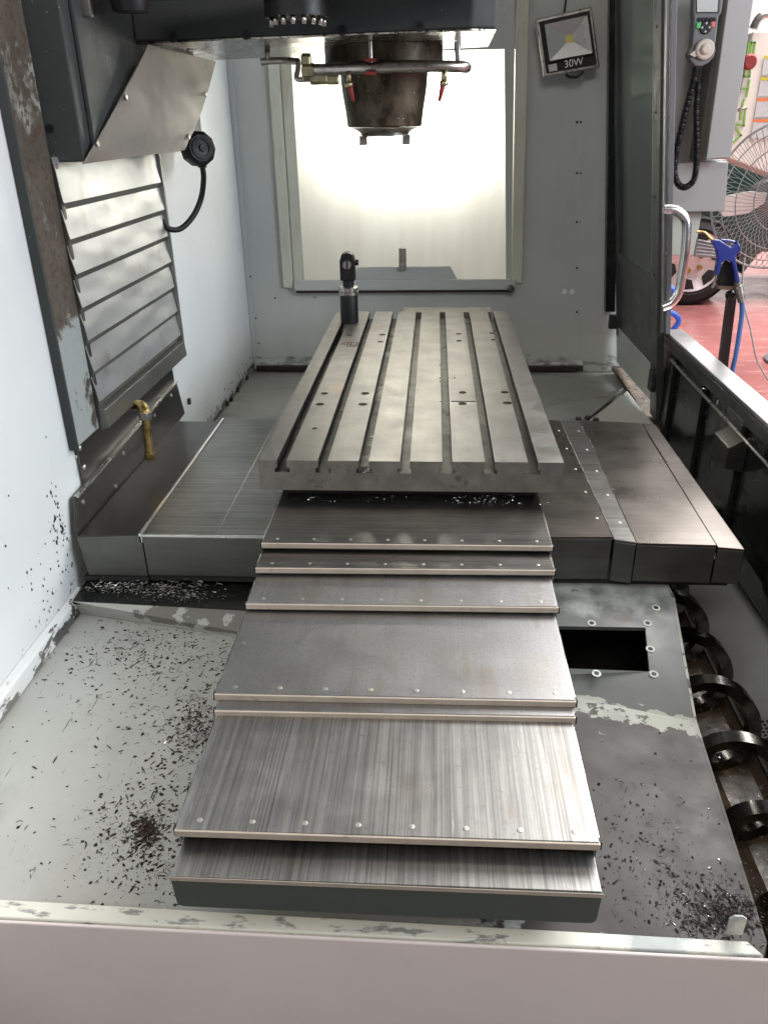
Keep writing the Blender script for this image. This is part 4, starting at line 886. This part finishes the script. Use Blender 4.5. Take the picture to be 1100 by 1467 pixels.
# finned silver block
fb_y = 3.7
fbk = thing('finned_block', on_y(1010, 355, fb_y), 'silver ridged metal block behind the blue air gun', 'metal block')
obj('block_base', MB().prism([on_y(*q, fb_y) for q in [(1000, 343), (1030, 350), (1029, 370), (995, 368)]], (0, .03, 0)), alu, fbk)
for i in range(5):
    obj('fin', MB().prism([on_y(*q, fb_y - .006) for q in [(999 - i, 344 + i * 5), (1029, 350 + i * 4.2), (1029, 352 + i * 4.2), (998 - i, 346.5 + i * 5)]], (0, .006, 0)), chrome, fbk)
# fan
fy = 5.6
fc_ = on_y(1112, 282, fy); Rf = 88 / 1140 * 5.7
fan = thing('pedestal_fan', V(fc_.x, fy, -CZ), 'large pedestal fan with a wire cage and white blades at the right edge', 'fan')
rx = V(1, 0, 0); rz = V(.0, .0, 1)
def cagep(r, a, b):   # front dome
    return fc_ + V(r * cos(a) * .92, b - .0, r * sin(a))
m = MB()
for k in range(72):
    a = 2 * pi * k / 72; m.tube([cagep(Rf * q, a + .25 * (1 - q), -.13 * (1 - q ** 3)) for q in (.15, .35, .55, .75, .9, 1.0)], .0022, 4)
o = obj('cage_wires', m, fan_wire, fan)
for q in (.15, .45, .7, .88, 1.0):
    obj('cage_ring', MB().tube([cagep(Rf * q, 2 * pi * i / 48, -.13 * (1 - q ** 3)) for i in range(48)], .004 if q < 1 else .008, 5, True), fan_wire, fan)
m = MB()
for k in range(60):
    a = 2 * pi * k / 60; m.tube([cagep(Rf * q, a - .25 * (1 - q), .15 * (1 - q ** 3)) for q in (.2, .6, 1.0)], .0022, 4)
obj('rear_cage_wires', m, fan_wire, fan)
for k in range(3):
    a = 2 * pi * k / 3 + pi * 1.03; d = V(cos(a), 0, sin(a)); t = V(-sin(a), 0, cos(a))
    P = [fc_ + d * (Rf * .15) + t * .03, fc_ + d * (Rf * .35) + t * .085, fc_ + d * (Rf * .7) + t * .095, fc_ + d * (Rf * .84) + t * .03, fc_ + d * (Rf * .82) - t * .04, fc_ + d * (Rf * .4) - t * .055, fc_ + d * (Rf * .15) - t * .03]
    obj('blade', MB().prism([p + V(0, .04 * (p - fc_).dot(t) / .1, 0) for p in P], (0, .006, 0)), fan_blade, fan, .002)
obj('hub', MB().lathe([(.06, -.02), (.065, .03), (.04, .07)], fc_, (0, -1, 0), 24), grey_pl, fan)
obj('motor', MB().lathe([(.09, 0), (.10, .04), (.08, .16)], fc_ + V(0, .12, 0), (0, 1, 0), 24), grey_pl, fan)
obj('pole', MB().cyl(fc_ + V(0, .2, 0), V(fc_.x + .5, fy + .2, -CZ + .04), .022, 14), grey_pl, fan)
obj('base', MB().lathe([(.28, 0), (.28, .02), (.05, .05)], V(fc_.x + .5, fy + .2, -CZ), (0, 0, 1), 30), grey_pl, fan)
# cream machine
my = 7.0
cm = thing('cream_machine', on_y(1080, 130, my), 'cream machine cabinet with green lettering beyond the control cabinet', 'machine')
def mq(q, y=my): return on_y(*q, y)
obj('cabinet_face', MB().prism([mq(q) for q in [(1078, 45), (1180, 40), (1130, 260), (1040, 225)]], (0, .5, 0)), cream_mach, cm, .01)
gp_ = lambda pts: [mq(q, my - .012) for q in pts]
def stroke(pts, w=.017):
    P = gp_(pts); m = MB()
    for i in range(len(P) - 1):
        a, b = P[i], P[i + 1]; d = (b - a).normalized(); s_ = V(-d.z, 0, d.x) * w
        a2, b2 = a - d * w * .8, b + d * w * .8
        m.prism([a2 + s_, b2 + s_, b2 - s_, a2 - s_], (0, .008 - .0006 * i, 0))
    return m
letters = [[(1050, 204), (1061, 194), (1053, 183)],                                  # V
           [(1053, 178), (1065, 180), (1067, 157)], [(1060, 171), (1061, 160)],       # F
           [(1063, 152), (1065, 143)],                                                # -
           [(1062, 127), (1071, 127)], [(1069, 138), (1073, 115)],                    # 1
           [(1074, 98), (1073, 110), (1065, 109), (1067, 96)],                        # 0
           [(1073, 78), (1076, 61), (1081, 61), (1078, 82)], [(1070, 78), (1073, 60)]]  # S
for l in letters: obj('letter_stroke', stroke(l, .0068), green_print, cm)
for y0, c_ in [(80, yellow_print), (111, yellow_print), (141, orange_print), (171, orange_print)]:
    x = 1094 - (y0 - 80) * .17
    b = obj('notice_sheet', MB().prism(gp_([(x, y0 + 4), (1130, y0 + 4), (1126, y0 + 27), (x - 4, y0 + 27)]), (0, .004, 0)), paper_m, cm)
    obj('notice_bar', MB().prism([q + V(0, -.001, 0) for q in gp_([(x, y0), (1130, y0), (1130, y0 + 4), (x - .6, y0 + 4)])], (0, .004, 0)), c_, b)
ec = mq((1071, 89), my - .03)
obj('stop_button', MB().lathe([(.05, 0), (.055, .03), (.04, .055)], ec, (0, -1, 0), 20), red_pl, cm)
obj('side_lever', MB().cyl(mq((1057, 158), my - .05), mq((1069, 154), my - .05), .012, 10), steel_plain, cm)
obj('top_tool', MB().tube(smooth_path([mq(q, my - .03) for q in [(1078, 41), (1085, 28), (1092, 22), (1100, 20)]]), .03, 10), steel_plain, cm)
hz = thing('workshop_back_wall', (4, 16, -CZ), 'bright white workshop wall far behind the cream machine', 'wall')
obj('wall_sheet', MB().box(0, 14, 16, 16.2, -CZ, 6), mat('bright_wall_paint', (.85, .84, .84), .6, var=.02), hz)

# ------------------------------------------------------------------ swarf
def chips(name, pts, mt, label, smin, smax, curl=.3, parent=None, lift=.0008):
    m = MB()
    for (x, y, z) in pts:
        a = random.uniform(0, 2 * pi); s = smin + (smax - smin) * random.random() ** 2.6; t = V(cos(a), sin(a), 0); n_ = V(-sin(a), cos(a), 0)
        if random.random() < curl:
            n = 6; R_ = s * random.uniform(.5, 1.3); w = s * random.uniform(.08, .2); arc = random.uniform(1.2, 4.5); c = V(x, y, z + lift); vs = []; tilt = random.uniform(-.2, .9)
            for i in range(n + 1):
                b = arc * i / n; q = c + t * (R_ * cos(b)) + n_ * (R_ * sin(b)) + V(0, 0, w * .5 + abs(sin(b * .7)) * s * .6 * tilt * (tilt > 0))
                vs += [q + V(0, 0, -w * .5), q + V(0, 0, w * .5) + (t * cos(b) + n_ * sin(b)) * w * .5]
            m.add(vs, [(2 * i, 2 * i + 1, 2 * i + 3, 2 * i + 2) for i in range(n)], True)
        else:
            k = random.choice((4, 5, 6)); rr = [random.uniform(.5, 1.2) for _ in range(k)]; el = random.choice((1, 1, 1.5, 2.6)); h = s * random.uniform(.1, .4)
            c = V(x, y, z + lift); rim_ = [c + (t * cos(2 * pi * i / k) * el + n_ * sin(2 * pi * i / k) / el) * s * .5 * rr[i] for i in range(k)]
            m.add(rim_ + [c + V(random.uniform(-.2, .2) * s, random.uniform(-.2, .2) * s, h)], [(i, (i + 1) % k, k) for i in range(k)])
    o = obj(name, m, mt, parent, recalc=False)
    o['kind'] = 'stuff'
    if not parent: o['label'] = label; o['category'] = 'swarf'
    return o
def gauss(px, py, sx_, sy_, n, z, f=on_z):
    out = []
    for _ in range(n):
        q = f(random.gauss(px, sx_), random.gauss(py, sy_), z); out.append((q.x, q.y, q.z))
    return out
def okL(p): return p[0] > -.97 and p[0] < -.36 and .885 < p[1] < 1.80
Lz = -1.22
pts = gauss(210, 1190, 12, 12, 320, Lz) + gauss(205, 1195, 50, 40, 560, Lz) + gauss(280, 1045, 20, 28, 520, Lz) + gauss(200, 930, 70, 26, 700, Lz) + gauss(290, 960, 40, 40, 260, Lz) + gauss(170, 1000, 60, 50, 160, Lz) + gauss(240, 1110, 30, 50, 230, Lz) + gauss(60, 1150, 60, 100, 60, Lz) + gauss(230, 1250, 60, 28, 180, Lz)
chips('dark_swarf', [p for p in pts if okL(p)], chip_dark, 'dark chips and flakes scattered over the pale left pan', .0020, .0105, .10)
pts = gauss(210, 1190, 9, 10, 170, Lz) + gauss(195, 1180, 26, 22, 90, Lz)
chips('brown_swarf', [p for p in pts if okL(p)], brown_stain, 'reddish brown clump of crumbs on the pale left pan', .003, .009, .2)
pts = gauss(280, 1040, 18, 26, 150, Lz) + gauss(200, 950, 80, 40, 70, Lz) + gauss(120, 1230, 60, 40, 14, Lz) + gauss(240, 1200, 50, 60, 30, Lz)
chips('curled_swarf', [p for p in pts if okL(p)], steel_plain, 'few grey curled shavings on the pale left pan', .005, .014, .8)
def okR(p): return p[0] < .60 and p[0] > .28 and .89 < p[1] < 1.45
pts = gauss(1025, 1305, 40, 24, 620, Lz) + gauss(1040, 1312, 22, 14, 420, Lz) + gauss(940, 1240, 50, 40, 240, Lz) + gauss(900, 1180, 40, 40, 70, Lz) + gauss(980, 1150, 60, 80, 60, Lz)
chips('dark_swarf', [p for p in pts if okR(p)], chip_dark, 'black oily chips piled in the near corner of the dark right pan', .002, .009, .25)
pts = gauss(1020, 1290, 45, 35, 90, Lz) + gauss(960, 1180, 60, 80, 26, Lz)
chips('silver_swarf', [p for p in pts if okR(p)], chip_silver, 'small bright shavings among the dark chips on the right pan', .0025, .007, .5)
pts = [(random.gauss(-.86, .06), random.uniform(1.83, 1.9), -1.165 + abs(random.gauss(0, .012))) for _ in range(420)] + [(random.gauss(-.70, .06), random.uniform(1.80, 1.9), -1.165 + abs(random.gauss(0, .01))) for _ in range(420)] + gauss(245, 868, 14, 8, 160, -1.18)
chips('silver_swarf', pts, steel_plain, 'heap of grey shavings under the front edge of the left cross cover', .003, .010, .75)
pts = [(random.gauss(.16, .07), random.uniform(1.93, 1.985), -.92 + abs(random.gauss(0, .004))) for _ in range(130)] + [(random.uniform(-.38, .26), random.uniform(1.93, 1.99), -.92) for _ in range(90)]
chips('silver_swarf', pts, chip_silver, 'fine shavings caught under the front edge of the slotted table', .002, .006, .4)
pts = [(.99 - .03 * random.random(), random.uniform(1.4, 3.3), -.878 - .0 + random.gauss(0, .01)) for _ in range(120)] + [(random.uniform(.935, .985), random.uniform(1.5, 3.2), -1.258) for _ in range(150)]
chips('silver_swarf', pts, chip_silver, 'shavings stuck along the wet black wall below the sill', .002, .008, .6)
pts = [(random.uniform(.62, .80), random.uniform(.95, 2.0), -1.40 + random.random() * .03) for _ in range(300)]
chips('silver_swarf', pts, chip_silver, 'shavings lying in the oily auger trough', .002, .009, .5)

m = MB()
for cx_, cy2, sx_, sy_, n in [(100, 745, 16, 26, 150), (118, 790, 10, 26, 110), (75, 850, 30, 30, 34), (60, 720, 40, 100, 12)]:
    for _ in range(n):
        p = on_x(random.gauss(cx_, sx_), random.gauss(cy2, sy_), XL + .0012)
        if p.z < -1.16 or p.y > 1.885 or p.y < .8: continue
        w = random.uniform(.0012, .0042) * (1.8 if random.random() < .08 else 1); a = random.uniform(0, 6); e = random.uniform(1, 2)
        ring = [p + V(0, cos(a + 1.257 * i) * w * random.uniform(.6, 1.2), sin(a + 1.257 * i) * w * e * random.uniform(.6, 1.2)) for i in range(5)]
        m.add(ring + [p + V(w * .5, 0, 0)], [(i, (i + 1) % 5, 5) for i in range(5)])
o = obj('stuck_chips', m, chip_dark, lw, recalc=False); o['kind'] = 'stuff'
